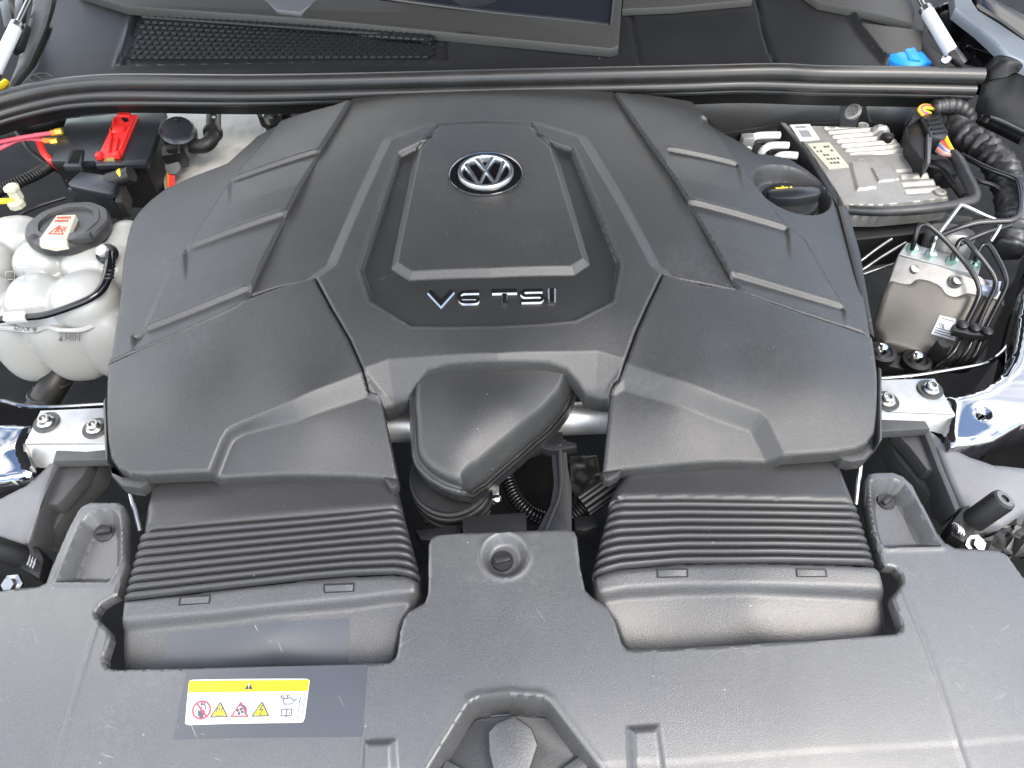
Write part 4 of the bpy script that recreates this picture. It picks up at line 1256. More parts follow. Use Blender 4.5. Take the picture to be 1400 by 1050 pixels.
def z_ecu(x, y):
    z = np.full(x.shape, zE)
    pit = (yy(173) - yy(212)) / 6.0
    rib = np.abs(np.sin(np.pi * (y - yy(212) - .02 * x) / pit)) ** 1.4
    z = z + (.0050 * rib - .002) * sstep(-sdf(x, y, fin_zone) / .004)
    pit2 = (yy(228) - yy(268)) / 4.0
    rib2 = np.abs(np.sin(np.pi * (y - yy(268)) / pit2)) ** 1.4
    z = z + (.005 * rib2 - .004) * sstep(-sdf(x, y, fin_low) / .004)
    z = z + .004 * sstep(-sdf(x, y, blk) / .003) + .003 * sstep(-sdf(x, y, plate2) / .002)
    d = np.hypot(x - dome1[0], y - dome1[1])
    z = z + .010 * sstep((.018 - d) / .010)
    edge = -sdf(x, y, ecu_out)
    z = z - .012 * (1 - sstep((edge - .001) / .004))
    return z
relief('alloy_case', ecu_out, z_ecu, .0016, M['ecu'], ECU, skirt=.028)
prism('side_flange', ppoly([(1066, 167), (1074, 168), (1104, 205), (1146, 268), (1144, 280), (1136, 268), (1098, 206)], zE + .002), .03, M['black'], ECU, bev=.001)
BL_ = prism('barcode_label', ppoly([(1080, 170.5), (1107, 169.5), (1121, 190), (1094, 192.5)], zE + .0016), .0016, M['s_white'], ECU, label='white barcode label')
g = Geo()
for k in range(7):
    x = 1092 + k * 2.0
    g.add(*prism_geo(ppoly([(x, 178), (x + .9, 178), (x + 5.9, 187), (x + 5, 187)], zE + .0020), .0004))
g.add(*prism_geo(ppoly([(1087, 173), (1101, 172.5), (1102, 174), (1088, 174.5)], zE + .0020), .0004))
g.build('barcode_print', M['s_grey'], BL_)
TP = prism('type_plate', ppoly([(1104, 196.5), (1134, 194.5), (1161, 228), (1133, 230.5)], zE + .0016), .0016, mat('cream_plate', (.40, .38, .29), .45), ECU)
g = Geo()
for r in range(5):
    n = 5
    for k in range(n):
        if RNG.random() < .25: continue
        u0 = .12 + k * .16; v0 = .12 + r * .16
        def bl(u, v):
            a, b, c, d = np.array((1104, 196.5)), np.array((1134, 194.5)), np.array((1161, 228)), np.array((1133, 230.5))
            return a * (1 - u) * (1 - v) + b * u * (1 - v) + c * u * v + d * (1 - u) * v
        w = RNG.uniform(.07, .13); hgt = .07
        g.add(*prism_geo(ppoly([bl(u0, v0), bl(u0 + w, v0), bl(u0 + w, v0 + hgt), bl(u0, v0 + hgt)], zE + .0021), .0004))
g.build('type_plate_print', M['s_grey'], TP)
lathe('black_plug', [(.010, -.01), (.010, .003), (.006, .005), (.0005, .005)], P(1213, 187, zE + .006), M['rubber'], ECU, n=20)
for px, py in ((1177, 224), (1256, 222), (1285, 264), (1180, 173)):
    lathe('case_boss', [(.009, -.01), (.009, .003), (.005, .004), (.004, .001), (.0005, .001)], P(px, py, zE), M['ecu'], ECU, n=16)
# black tray under the unit
prism('equipment_tray', ppoly([(1150, 292), (1290, 291), (1330, 296), (1330, 312), (1150, 330)], -.075), .06, M['black'], bev=.003, label='black plastic tray under the finned control unit', cat='tray')

# bright loops between cover and control unit
for k, pts in enumerate((((1022, 204, -.03), (1026, 192, -.022), (1036, 186, -.018), (1066, 185, -.018)), ((1040, 210, -.035), (1046, 203, -.026), (1056, 199, -.024), (1078, 199, -.024)), ((1056, 222, -.04), (1064, 214, -.030), (1074, 212, -.028), (1090, 213, -.028)))):
    v, f = tube_geo([P(*q) for q in pts], .0062, 12, 6)
    mk('pipe_loop', v, f, M['white'], smooth=60, label='bright white curved pipe by the control unit, ' + ('beside the silver plug block', 'between two other white pipes', 'next to the oil cap well')[k], cat='pipe', group='white pipe loops')
    q = P(pts[1][0] + 14, pts[1][1] + 8, pts[1][2] - .008)
    tube('pipe_clip', [q + np.array([.012 * math.cos(a), .010 * math.sin(a), 0]) for a in np.linspace(.2, 2.9, 9)], .0028, M['black'], sm=0, label='black arched clip under the white pipe ' + ('beside the silver plug block', 'between two others', 'next to the oil cap well')[k], cat='clip', group='pipe clips')
prism('coil_bed', ppoly([(1010, 175), (1068, 168), (1120, 235), (1100, 240), (1020, 215)], -.050), .05, M['black'], bev=.003, label='black coil carrier under the white pipe loops', cat='carrier')
box('plug_block', P(1021, 194, -.02), np.array([.010, 0, 0]), np.array([0, .008, 0]), np.array([0, 0, .012]), M['alu'], bev=.002, label='small silver plug block at the cover edge', cat='plug')
# firewall pieces below the seal
prism('firewall_panel', ppoly([(935, 134), (1150, 134), (1150, 166), (1060, 170), (985, 182)], -.045), .10, M['rubber'], bev=.004, label='soft black firewall insulation below the rubber seal', cat='insulation')
KB = thing('spoked_handwheel', 'pale spoked plastic handwheel under the rubber seal', 'handwheel', P(1165, 160, -.06))
ka = np.array([-.6, -.25, .6])
lathe('knob_wheel', [(.013, -.003), (.014, 0), (.013, .003), (.010, .004), (.009, .001), (.0005, .001)], P(1166, 153, .008), M['cast'], KB, axis=ka, n=32)
u_, v_, w_ = basis(ka)
for k in range(6):
    a = k * math.pi / 3; d = math.cos(a) * u_ + math.sin(a) * v_
    box('knob_spoke', P(1166, 153, .008) + w_ * .002 + d * .005, d * .005, np.cross(w_, d) * .0010, w_ * .0016, M['cast'], KB)
for lab, pts, z, d in (('black bracket block behind the control unit', [(1183, 140), (1240, 137), (1250, 152), (1238, 168), (1190, 166)], -.04, .05),
                       ('dark rounded canister beside the taped harness', [(1225, 150), (1262, 150), (1275, 200), (1262, 226), (1244, 208)], -.05, .06)):
    prism('mounting_block', ppoly(pts, z), d, M['black'], bev=.004, label=lab, cat='bracket')

# ================================================================== PLUG AND HARNESSES
PL = thing('harness_plug', 'black multi-pin plug with coloured wires leaving both ends', 'plug', P(1275, 195, -.08))
prism('plug_shell', ppoly([(1240, 172), (1266, 155), (1271, 186), (1269, 224), (1256, 214), (1243, 196)], -.006), .05, M['black'], PL, bev=.003)
prism('plug_head', ppoly([(1262, 156), (1281, 153), (1298, 180), (1292, 190), (1272, 186)], .006), .03, M['satin_black'], PL, bev=.003)
for k in range(4):
    a = (1266 + k * 3.4, 162 + k * 6.0); prism('plug_rib', ppoly([a, (a[0] + 17, a[1] - 3), (a[0] + 18.5, a[1] - .6), (a[0] + 1.5, a[1] + 2.4)], .0085), .006, M['black'], PL)
prism('plug_lever', ppoly([(1268, 183), (1275, 182), (1272, 222), (1268, 224)], .004), .02, M['panel'], PL, bev=.001)
wc_ = [(.75, .36, .01), (.70, .22, .02), (.55, .02, .06), (.30, .06, .40), (.60, .10, .02), (.66, .50, .02)]
for k, c in enumerate(wc_):
    m_ = mat('wire_colour_%d' % k, c, .4)
    t = k / 5
    tube('loop_wire', [P(1262 + 10 * t, 158 - 3 * t, .004), P(1256 + 6 * t, 150 - 0 * t, .012), P(1262 + 4 * t, 144 + 3 * t, .014), P(1277, 145 + 4 * t, .010)], .0024, m_, PL, n=8)
fan_c = [(.80, .50, .01), (.75, .40, .01), (.66, .05, .03), (.66, .08, .06), (.25, .30, .28), (.08, .10, .30), (.55, .22, .10), (.20, .10, .10)]
for k, c in enumerate(fan_c):
    m_ = mat('fan_wire_%d' % k, c, .4)
    t = k / 7
    tube('fan_wire', [P(1292 - 12 * t, 184 + 22 * t, .000), P(1297 - 9 * t, 196 + 15 * t, .004 - .004 * t), P(1303 - 3 * t, 207 + 6 * t, -.002)], .0026, m_, PL, n=8)
M['tape'] = mat('cloth_tape', (.016, .016, .017), .42, grain=(160, .6), mottle=.5, rvar=.15, mscale=60)
def harness(nm, label, pts, r, rib, crumple=0.0, n=18, cat='harness'):
    v, f = tube_geo([P(*q) for q in pts], r, n, 8, rib)
    v = np.array(v)
    if crumple:
        rg = np.random.RandomState(3)
        ph = rg.uniform(0, 6.3, 8)
        v = v + crumple * np.stack([np.sin(v[:, 1] * 300 + ph[0]) * np.sin(v[:, 0] * 240 + ph[1]), np.sin(v[:, 0] * 310 + ph[2]) * np.sin(v[:, 2] * 260 + ph[3]), np.sin(v[:, 1] * 280 + v[:, 0] * 200 + ph[4])], -1)
    return mk(nm, v, f, M['tape'], smooth=70, label=label, cat=cat)
harness('taped_harness', 'short taped harness bending from the coloured wire loop', [(1275, 148, .010), (1290, 145, .012), (1306, 145, .010), (1319, 151, .002), (1324, 162, -.012), (1318, 176, -.03)], .012, (.012, .0022))
harness('taped_harness', 'thick crinkled taped harness along the wing', [(1296, 166, -.03), (1310, 182, -.018), (1330, 192, -.014), (1352, 208, -.014), (1370, 232, -.016), (1382, 262, -.02), (1386, 300, -.03), (1378, 345, -.05)], .022, (.016, .003), .0028)
harness('sleeved_harness', 'smooth sleeve carrying wires down in front of the control unit', [(1301, 210, -.004), (1310, 220, -.004), (1320, 240, -.006), (1331, 262, -.010), (1330, 274, -.014), (1316, 278, -.014), (1290, 283, -.014), (1240, 288, -.016), (1200, 289, -.02), (1160, 287, -.026)], [.0085, .0095, .0095, .0095, .009, .0085, .008, .0075, .0075, .0075], None)
wire('black_hose', 'slim black hose skirting the thick taped harness', [(1318, 166, -.01), (1345, 182, -.006), (1375, 208, -.006), (1392, 232, -.008), (1402, 270, -.012), (1404, 330, -.03)], .0058, M['rubber'], 'hose')
wire('black_hose', 'drooping black cable beside the plug', [(1268, 226, -.03), (1286, 232, -.03), (1302, 250, -.035), (1316, 268, -.04)], .006, M['rubber'], 'hose')
box('cup_bracket', P(1282, 238, -.045), np.array([.020, 0, 0]), np.array([0, .022, 0]), np.array([0, 0, .016]), M['black'], bev=.006, label='black cup bracket under the plug', cat='bracket')

# ================================================================== ABS HYDRAULIC UNIT AND BRAKE PIPES
ABS = thing('hydraulic_unit', 'brake hydraulic block with brown cover plate and white sticker', 'hydraulic unit', P(1290, 450, -.20))
blk_top = ppoly([(1240, 331), (1342, 360, ), (1338, 376), (1229, 347)], -.045)
prism('valve_block', blk_top, .045, M['alu'], ABS, bev=.0015)
lathe('pump_motor', [(.034, -.03), (.034, .012), (.030, .020), (.018, .024), (.0005, .025)], P(1296, 331, -.055), M['cast'], ABS, axis=(.1, .35, .9), n=40)
ap = tps([(1218, 381, -.062), (1366, 408, -.066), (1197, 444, -.100), (1350, 471, -.104), (1287, 480, -.106), (1206, 464, -.104), (1270, 430, -.084)])
def az(pts): return onl(ap, pts)[:, :2]
flange_o = az([(1226, 352), (1340, 378), (1376, 408), (1374, 420), (1296, 412), (1210, 392)])
prism('block_flange', onl(lambda x, y: ap(x, y) - .003, [(1228, 349), (1340, 377), (1372, 400), (1374, 416), (1300, 410), (1214, 390)]), .02, M['cast'], ABS, bev=.002)
plate = round_poly(az([(1217, 381), (1235, 386), (1247, 387), (1254, 379), (1270, 381), (1288, 389), (1294, 400), (1307, 405), (1324, 398), (1366, 407), (1374, 417), (1352, 470), (1330, 500), (1292, 486), (1287, 481), (1262, 484), (1208, 466), (1204, 455), (1197, 445), (1209, 400)]), .006)
relief('cover_plate', plate, ap, .0030, mat('brownish_alloy_plate', (.050, .046, .038), .45, .12, mottle=.25, rvar=.12, grain=(250, .15), mscale=14), ABS, skirt=.016, roll=(.004, .003))
for px, py in ((1249, 369), (1307, 385)):
    lathe('plate_screw', [(.007, -.004), (.008, 0), (.0065, .005), (.0005, .0062)], P(px, py, -.056), M['steel'], ABS, axis=(0, -.3, .9), n=18)
    lathe('screw_boss', [(.011, -.02), (.011, -.003), (.009, 0)], P(px, py - 2, -.056), M['cast'], ABS, axis=(0, -.3, .9), n=18)
AS = prism('white_sticker', onl(lambda x, y: ap(x, y) + .0012, [(1285, 431), (1307, 436), (1306, 466), (1273, 456)]), .001, M['s_white'], ABS, label='small white printed sticker')
g = Geo()
for k in range(3):
    t = .62 + k * .12
    a = np.array((1285, 431)) * (1 - t) + np.array((1273, 456)) * t; b = np.array((1307, 436)) * (1 - t) + np.array((1306, 466)) * t
    a, b = a + (b - a) * .08, a + (b - a) * .92
    g.add(*prism_geo(onl(lambda x, y: ap(x, y) + .0016, [a, b, b + (-.3, 1.0), a + (-.3, 1.0)]), .0004))
for (a, b) in (((1287, 435), (1304, 439)), ((1283, 441), (1286, 447)), ((1286, 441), (1291, 449)), ((1291, 442), (1288, 449))):
    q = np.array([a, b], float); e = q[1] - q[0]; nn_ = np.array([-e[1], e[0]]) / np.linalg.norm(e) * .6
    g.add(*prism_geo(onl(lambda x, y: ap(x, y) + .0016, [q[0] + nn_, q[1] + nn_, q[1] - nn_, q[0] - nn_]), .0004))
g.build('sticker_print', M['s_grey'], AS)
M['nut'] = mat('green_zinc_nut', (.22, .36, .31), .35, .6)
fits = ((1247, 341), (1272, 349), (1301, 357), (1331, 363))
for px, py in fits:
    lathe('pipe_nut', [(.0085, -.003), (.0085, .006), (.006, .008), (.005, .009)], P(px, py, -.044), M['nut'], ABS, n=6)
# mounting frame and bright bolts below the plate
MF = thing('unit_bracket', 'black rubber-mounted bracket with bright domed bolts under the hydraulic unit', 'bracket', P(1250, 490, -.2))
prism('bracket_arm', ppoly([(1196, 452), (1208, 466), (1262, 486), (1300, 490), (1290, 502), (1262, 510), (1240, 506), (1196, 496)], -.118), .03, M['black'], MF, bev=.003)
for px, py in ((1205, 479), (1253, 490)):
    lathe('rubber_cup', [(.020, -.02), (.020, .004), (.014, .006), (.012, .003)], P(px, py + 4, -.112), M['rubber'], MF, n=24)
    lathe('domed_bolt', [(.0085, -.006), (.0085, .004), (.006, .009), (.0005, .0105)], P(px, py, -.104), M['chrome'], MF, n=20)
lathe('bracket_post', [(.011, -.01), (.011, .014), (.008, .02), (.0005, .02)], P(1283, 482, -.10), M['black'], MF, n=20)
prism('lower_shelf', ppoly([(1196, 498), (1235, 497), (1262, 512), (1300, 508), (1340, 492), (1350, 500), (1300, 520), (1230, 520), (1196, 512)], -.150), .03, M['cast'], MF, bev=.002)

M['pipe_black'] = mat('black_coated_pipe', (.010, .010, .011), .22, rvar=.1)
M['pipe_steel'] = mat('worn_steel_pipe', (.34, .34, .33), .30, .9, rvar=.12)
def bpipe(label, pts, m='pipe_black', r=.0036):
    v, f = tube_geo([P(*q) for q in pts], r, 12, 5)
    return mk('brake_pipe', v, f, M[m], smooth=60, label=label, cat='brake pipe', group='brake pipes')
bpipe('black brake pipe arching from the green nut at the free end of the block', [(1247, 341, -.040), (1251, 326, -.022), (1256, 311, -.008), (1262, 307, -.004), (1270, 309, -.004), (1290, 326, -.014), (1314, 352, -.028), (1332, 377, -.040), (1339, 398, -.052), (1334, 415, -.062), (1322, 440, -.074), (1312, 465, -.084), (1301, 484, -.094), (1286, 498, -.11), (1264, 513, -.13)])
bpipe('black brake pipe rising from the second nut towards the thick harness', [(1272, 349, -.040), (1277, 333, -.026), (1282, 321, -.014), (1296, 303, -.006), (1308, 287, .000), (1314, 281, .002), (1322, 283, .002), (1345, 294, -.004), (1363, 302, -.010), (1366, 310, -.016), (1354, 330, -.03)], 'pipe_steel', .0032)
bpipe('black brake pipe in the middle of the three running into the clip', [(1301, 357, -.040), (1307, 340, -.026), (1313, 329, -.018), (1321, 329, -.016), (1334, 344, -.022), (1350, 364, -.034), (1360, 380, -.044), (1360, 394, -.052), (1350, 415, -.062), (1338, 442, -.074), (1328, 466, -.086), (1318, 486, -.10), (1296, 510, -.13)])
bpipe('black brake pipe nearest the wing running into the clip', [(1331, 363, -.040), (1336, 346, -.030), (1343, 335, -.024), (1352, 335, -.022), (1362, 350, -.028), (1372, 370, -.036), (1376, 386, -.044), (1371, 402, -.052), (1360, 424, -.062), (1348, 448, -.074), (1339, 470, -.086), (1330, 490, -.10), (1310, 510, -.13)])
bpipe('steel brake pipe sweeping back behind the pump motor', [(1271, 337, -.03), (1274, 328, -.026), (1284, 322, -.022), (1310, 312, -.012), (1335, 305, -.006), (1360, 303, -.004), (1384, 301, -.002), (1394, 290, .002), (1396, 270, .004), (1392, 250, .006), (1384, 243, .006), (1350, 230, .002), (1315, 212, -.01)], 'pipe_black', .0042)
bpipe('steel brake pipe below the sweeping black one', [(1312, 334, -.03), (1328, 326, -.026), (1352, 316, -.02), (1372, 310, -.018), (1384, 303, -.018), (1376, 272, -.016), (1362, 255, -.012), (1340, 248, -.012), (1326, 242, -.014)], 'pipe_black', .0036)
for k, (a, b) in enumerate((((1176, 357), (1219, 327)), ((1180, 368), (1238, 332)), ((1182, 374), (1240, 357)))):
    wire('thin_steel_line', 'thin pale metal line beside the engine cover, ' + ('ending under the equipment tray', 'between two similar lines', 'reaching the hydraulic block')[k], [(a[0] - 12, a[1] + 4, -.10), (a[0], a[1], -.09), ((a[0] + b[0]) / 2, (a[1] + b[1]) / 2 - 1, -.08), (*b, -.075)], .0026, M['pipe_steel'], 'metal line', group='fan of thin lines')
CLP = thing('pipe_clip_block', 'black three-way clip gripping the brake pipes over the sticker', 'clip', P(1330, 455, -.10))
prism('clip_base', ppoly([(1303, 444), (1312, 438), (1356, 450), (1353, 459), (1330, 458), (1303, 452)], -.066), .010, M['black'], CLP, bev=.001)
for px, py in ((1316, 444), (1333, 448), (1350, 453)):
    lathe('clip_saddle', [(.008, -.008), (.008, .002), (.005, .004), (.0005, .0045)], P(px, py, -.064), M['black'], CLP, n=10)
prism('sensor_connector', ppoly([(1344, 381), (1370, 384), (1366, 400), (1340, 396)], -.058), .02, mat('blue_grey_plastic', (.30, .34, .42), .35), bev=.002, label='blue-grey connector behind the outer brake pipes', cat='connector')
# ================================================================== CROSS BAR, BRACKETS, HEADLAMP MOUNTS
c0, c1 = P(60, 603, -.075), P(1260, 552, -.075)
CB = thing('cross_brace', 'bare aluminium tube brace running across under the engine cover', 'brace', (c0 + c1) / 2)
tube('brace_tube', [c0, c0 * .66 + c1 * .34, c0 * .34 + c1 * .66, c1], .0215, M['alu'], CB, n=28, sm=0)
def plate_end(label, top, front, bolts, z):
    T = thing('brace_plate', label, 'bracket', ppoly([front[0]], z)[0] + np.array([0, 0, -.05]), 'silver brace end plates')
    t = ppoly(top, z)
    prism('plate', t, .006, M['alu'], T, bev=.0016)
    fr = np.array([P(a, b, zz) for a, b, zz in front])
    prism('folded_lip', fr, .006, M['alu'], T, dirn=(0, 1, 0))
    for px, py in bolts:
        c = P(px, py, z)
        b = lathe('washer', [(.0155, -.001), (.0158, .0015), (.015, .0025), (.0005, .0025)], c, M['cover'], T, n=36)
        lathe('bolt_collar', [(.0105, .002), (.0105, .0042), (.0085, .0062), (.0005, .0062)], c, M['steel'], b, n=28)
        lathe('bolt_head', [(.0072, .005), (.0074, .0095), (.0060, .0112), (.0042, .0112), (.0038, .0080), (.0005, .0080)], c, M['steel'], b, n=24)
    return T
plate_end('silver brace end plate with two bolts beside the coolant tank side', [(55, 561), (100, 559), (146, 557), (146, 606), (90, 606), (34, 606), (40, 592)], [(34, 606, -.047), (146, 607, -.047), (146, 628, -.068), (60, 640, -.072), (45, 638, -.070), (42, 622, -.060)], ((64, 578), (131, 586)), -.045)
plate_end('silver brace end plate with two bolts beside the brake hydraulic side', [(1200, 519), (1278, 517), (1290, 537), (1306, 566), (1200, 562)], [(1200, 563, -.047), (1306, 567, -.047), (1300, 578, -.056), (1294, 595, -.068), (1275, 590, -.068), (1200, 585, -.064)], ((1271, 533), (1211, 549)), -.045)

M['fibre'] = mat('weathered_grey_plastic', (.036, .037, .038), .55, grain=(400, .35), mottle=.2, mscale=40)
M['flange'] = mat('pale_moulded_plastic', (.11, .112, .118), .5, grain=(500, .4), mottle=.12, mscale=24)
def lamp_mount(label, bar, flange, fz_, struts, ctrl):
    T = thing('headlamp_mount', label, 'headlamp mount', ppoly([bar[0]], -.12)[0], 'moulded headlamp mounts')
    prism('mount_bar', ppoly(bar, -.055), .014, M['fibre'], T, bev=.002)
    ff = tps(ctrl)
    relief('pale_flange', onl(ff, flange)[:, :2], ff, .004, M['flange'], T, skirt=.02, roll=(.004, .004))
    for pts, z, d in struts:
        prism('strut', ppoly(pts, z), d, M['fibre'], T, bev=.0015)
    return T
lamp_mount('grey moulded headlamp mount below the silver plate on the coolant tank side', [(78, 610), (86, 603), (148, 602), (148, 628), (72, 630)],
           [(-90, 700), (0, 679), (34, 662), (57, 641), (68, 630), (77, 630), (62, 682), (48, 722), (36, 746), (0, 733), (-90, 722)], 0,
           (([(85, 632), (122, 632), (112, 652), (98, 668), (82, 686), (76, 690), (60, 689), (66, 670)], -.075, .02), ([(122, 630), (139, 632), (134, 648), (100, 684), (64, 738), (44, 738), (56, 700), (100, 670)], -.10, .03), ([(72, 630), (82, 632), (58, 690), (44, 736), (38, 744), (52, 700)], -.066, .04)),
           [(70, 632, -.064), (40, 665, -.064), (0, 685, -.066), (40, 735, -.078), (0, 725, -.08), (-80, 705, -.08)])
lamp_mount('grey moulded headlamp mount below the silver plate on the hydraulic unit side', [(1203, 563), (1250, 562), (1262, 569), (1272, 586), (1203, 590)],
           [(1271, 586), (1280, 592), (1301, 610), (1328, 623), (1360, 634), (1392, 637), (1480, 650), (1480, 720), (1400, 700), (1370, 720), (1325, 715), (1313, 694), (1298, 655)], 0,
           (([(1224, 591), (1257, 591), (1288, 639), (1286, 643), (1268, 642), (1244, 611)], -.075, .02), ([(1210, 591), (1232, 620), (1270, 650), (1306, 697), (1294, 696), (1262, 668), (1226, 625)], -.10, .03), ([(1262, 588), (1271, 588), (1290, 640), (1313, 694), (1306, 698), (1286, 650)], -.066, .04)),
           [(1272, 590, -.064), (1330, 628, -.066), (1392, 640, -.068), (1318, 690, -.080), (1400, 698, -.085), (1360, 665, -.072), (1470, 680, -.09)])
for lab, a, b in (('slim steel rod standing beside the duct on the sticker side', (177, 666, -.05), (192, 726, -.07)), ('slim steel rod standing beside the duct on the oil cap side', (1176, 632, -.05), (1170, 690, -.07))):
    tube('steel_rod', [P(*a), P(*b)], .0032, M['steel'], sm=0, label=lab, cat='rod')

# rubber bump stops and latch blocks
def bump_stop(label, base, head, latch, spring, z):
    T = thing('bump_stop', label, 'bump stop', P(*base, z - .05), 'bonnet bump stops')
    p0, p1 = P(*base, z), P(*head, z + .045)
    ax_ = (p1 - p0); L = np.linalg.norm(ax_)
    lathe('rubber_post', [(.0135, 0), (.0135, L - .005), (.0125, L - .001), (.011, L), (.0045, L), (.004, L - .006), (.0005, L - .006)], p0, M['rubber'], T, axis=ax_, n=32)
    lathe('grey_face', [(.0100, L - .002), (.0100, L + .0008), (.005, L + .0008), (.0045, L - .004)], p0, M['panel'], T, axis=ax_, n=32)
    B = prism('clip_housing', ppoly(latch, z + .004), .03, M['black'], T, bev=.002)
    for k in range(3):
        q = P(spring[0] + k * spring[2], spring[1] + k * 2.2, z + .008)
        tube('spring_coil', [q + np.array([.002 * math.sin(a), .006 * math.cos(a), .003 * math.sin(a)]) for a in np.linspace(-.3, 3.4, 8)], .0011, M['steel'], B, n=6, sm=0)
    return T
bump_stop('black rubber bump stop with grey face in a clip, on the hydraulic unit side', (1331, 712), (1374, 682), [(1302, 712), (1318, 692), (1326, 690), (1334, 724), (1318, 742), (1300, 730)], (1306, 722, 3.4), -.075)
bump_stop('black rubber bump stop in a clip on the coolant tank side', (26, 760), (-30, 742), [(26, 752), (34, 742), (52, 748), (60, 764), (54, 792), (28, 776)], (40, 766, 3.6), -.080)
lathe('hex_bolt', [(.012, -.004), (.012, 0), (.007, .001), (.007, .008), (.0005, .008)], P(16, 799, -.088), M['steel'], n=6, axis=(0, -.4, .9), label='flanged hex bolt on the coolant tank side beside the front panel', cat='bolt')
lathe('hex_bolt', [(.012, -.004), (.012, 0), (.007, .001), (.007, .008), (.0005, .008)], P(1334, 744, -.088), M['steel'], n=6, axis=(0, -.4, .9), label='flanged hex bolt on the hydraulic unit side beside the front panel', cat='bolt')
# added crumpled sheet standing in for rubble-like glossy reflections by the bump stop
rg = np.random.RandomState(5)
nx_, ny_ = 16, 10
vv = []
for j in range(ny_):
    for i in range(nx_):
        q = P(1336 + i * 6, 702 + j * 6.5, -.105); vv.append(q + rg.normal(0, .005, 3) * np.array([.7, .7, 1.2]))
mk('reflection_sheet', vv, [(j * nx_ + i, j * nx_ + i + 1, (j + 1) * nx_ + i + 1, (j + 1) * nx_ + i) for j in range(ny_ - 1) for i in range(nx_ - 1)], mat('crumpled_grey', (.06, .06, .057), .4, .4, mottle=.5), smooth=10, label='crumpled grey sheet standing in for rubble-like reflections under the bump stop', cat='standin')

# ================================================================== CENTRE GAP
wire('corrugated_hose', 'shiny black corrugated hose curling under the intake elbow', [(690, 632, -.10), (694, 655, -.10), (706, 682, -.105), (726, 702, -.11), (752, 712, -.12)], .0085, M['gloss_black'], 'hose', rib=(.0042, .003), n=16)
wire('corrugated_hose', 'black corrugated hose ending at the fluted sleeve', [(776, 712, -.11), (790, 700, -.105), (802, 690, -.10)], .010, M['rubber'], 'hose', rib=(.0045, .003), n=16)
FS = thing('fluted_sleeve', 'black fluted sleeve slanting under the engine cover', 'sleeve', P(820, 680, -.12))
a_, b_ = P(797, 692, -.098), P(850, 655, -.085)
d_ = (b_ - a_); u_, v_, w_ = basis(d_)
for k in range(7):
    an = math.pi * (k / 6) ; o_ = (math.cos(an) * u_ + math.sin(an) * v_) * .013
    tube('flute', [a_ + o_, b_ + o_], .0036, M['rubber'], FS, n=8, sm=0)
tube('core', [a_, b_], .012, M['rubber'], FS, n=16, sm=0)
ST = thing('latch_stay', 'black moulded stay with T head rising from the front panel to the brace', 'stay', P(750, 725, -.12))
prism('stay_leg', ppoly([(753, 600, -.052), (774, 600, -.052), (777, 640, -.062), (782, 668, -.068), (782, 726, -.075), (733, 726, -.075), (752, 690, -.070), (757, 660, -.066), (754, 628, -.06)], 0), .022, M['black'], ST, bev=.002)
prism('stay_rib', ppoly([(762, 606, -.047), (768, 606, -.047), (770, 660, -.062), (766, 682, -.066), (748, 726, -.071), (743, 726, -.071), (762, 680, -.066), (765, 660, -.062)], 0), .006, M['black'], ST, bev=.001)
prism('stay_head', ppoly([(725, 607), (748, 602), (750, 590), (769, 590), (770, 601), (788, 605), (789, 611), (770, 614), (754, 616), (740, 612), (726, 618)], -.048), .014, M['black'], ST, bev=.002)
prism('front_block', ppoly([(632, 708), (638, 705), (716, 700), (720, 704), (720, 730), (633, 732)], -.062), .03, M['black'], bev=.002, label='square black block behind the top of the front panel', cat='block')
prism('side_bracket', ppoly([(566, 724), (630, 716), (634, 734), (600, 740), (575, 738)], -.085), .02, M['black'], bev=.003, label='black bracket wedge between duct and front block', cat='bracket')
prism('side_bracket', ppoly([(784, 706), (815, 703), (820, 720), (800, 726), (786, 724)], -.095), .02, M['black'], bev=.003, label='black bracket wedge between the stay and the plain duct', cat='bracket')
lathe('pulley_cover', [(.055, -.02), (.055, 0), (.050, .006), (.046, .004), (.040, .009), (.015, .011), (.0005, .011)], P(738, 662, -.20), M['dark'], axis=(0, -.35, .9), n=40, label='dark round cover deep in the gap below the brace', cat='cover')
relief('heat_plate', ppoly([(780, 622), (816, 620), (824, 652), (800, 672), (778, 664)], -.13)[:, :2], lambda x, y: -.13 + .004 * np.sin(x * 160) * np.sin(y * 190 + 1), .004, mat('stained_plate', (.045, .038, .03), .45, .3, mottle=.5), skirt=.01, roll=(.004, .004), label='brown stained metal plate in the gap beside the stay', cat='plate')

# ================================================================== WINGS (FENDERS)
M['paint'] = mat('black_car_paint', (.004, .004, .006), .04, ior=3.3)
fw = tps([(1297, 600, -.050), (1300, 545, -.046), (1350, 530, -.044), (1390, 480, -.040), (1400, 420, -.036), (1450, 520, -.040), (1361, 600, -.054), (1400, 580, -.050), (1520, 400, -.03), (1520, 600, -.05)])
hole = [onl(fw, [(1343 + 6 * math.cos(a), 566 + 4.2 * math.sin(a))])[0][:2] for a in np.linspace(0, 2 * math.pi, 12, endpoint=False)]
relief('wing', onl(fw, [(1297, 592), (1300, 548), (1292, 541), (1320, 537), (1349, 528), (1370, 513), (1384, 493), (1391, 465), (1396, 430), (1404, 380), (1420, 320), (1560, 300), (1600, 560), (1450, 566), (1400, 578), (1361, 601), (1330, 607), (1302, 609)])[:, :2], fw, .004, M['paint'], skirt=.05, roll=(.012, .005), holes=[np.array(hole)],
       label='glossy black painted wing edge with a round hole, mirroring blue sky', cat='wing', group='painted wings')
fw2 = tps([(0, 580, -.046), (40, 580, -.046), (0, 655, -.052), (40, 648, -.054), (-80, 610, -.046), (10, 615, -.043)])
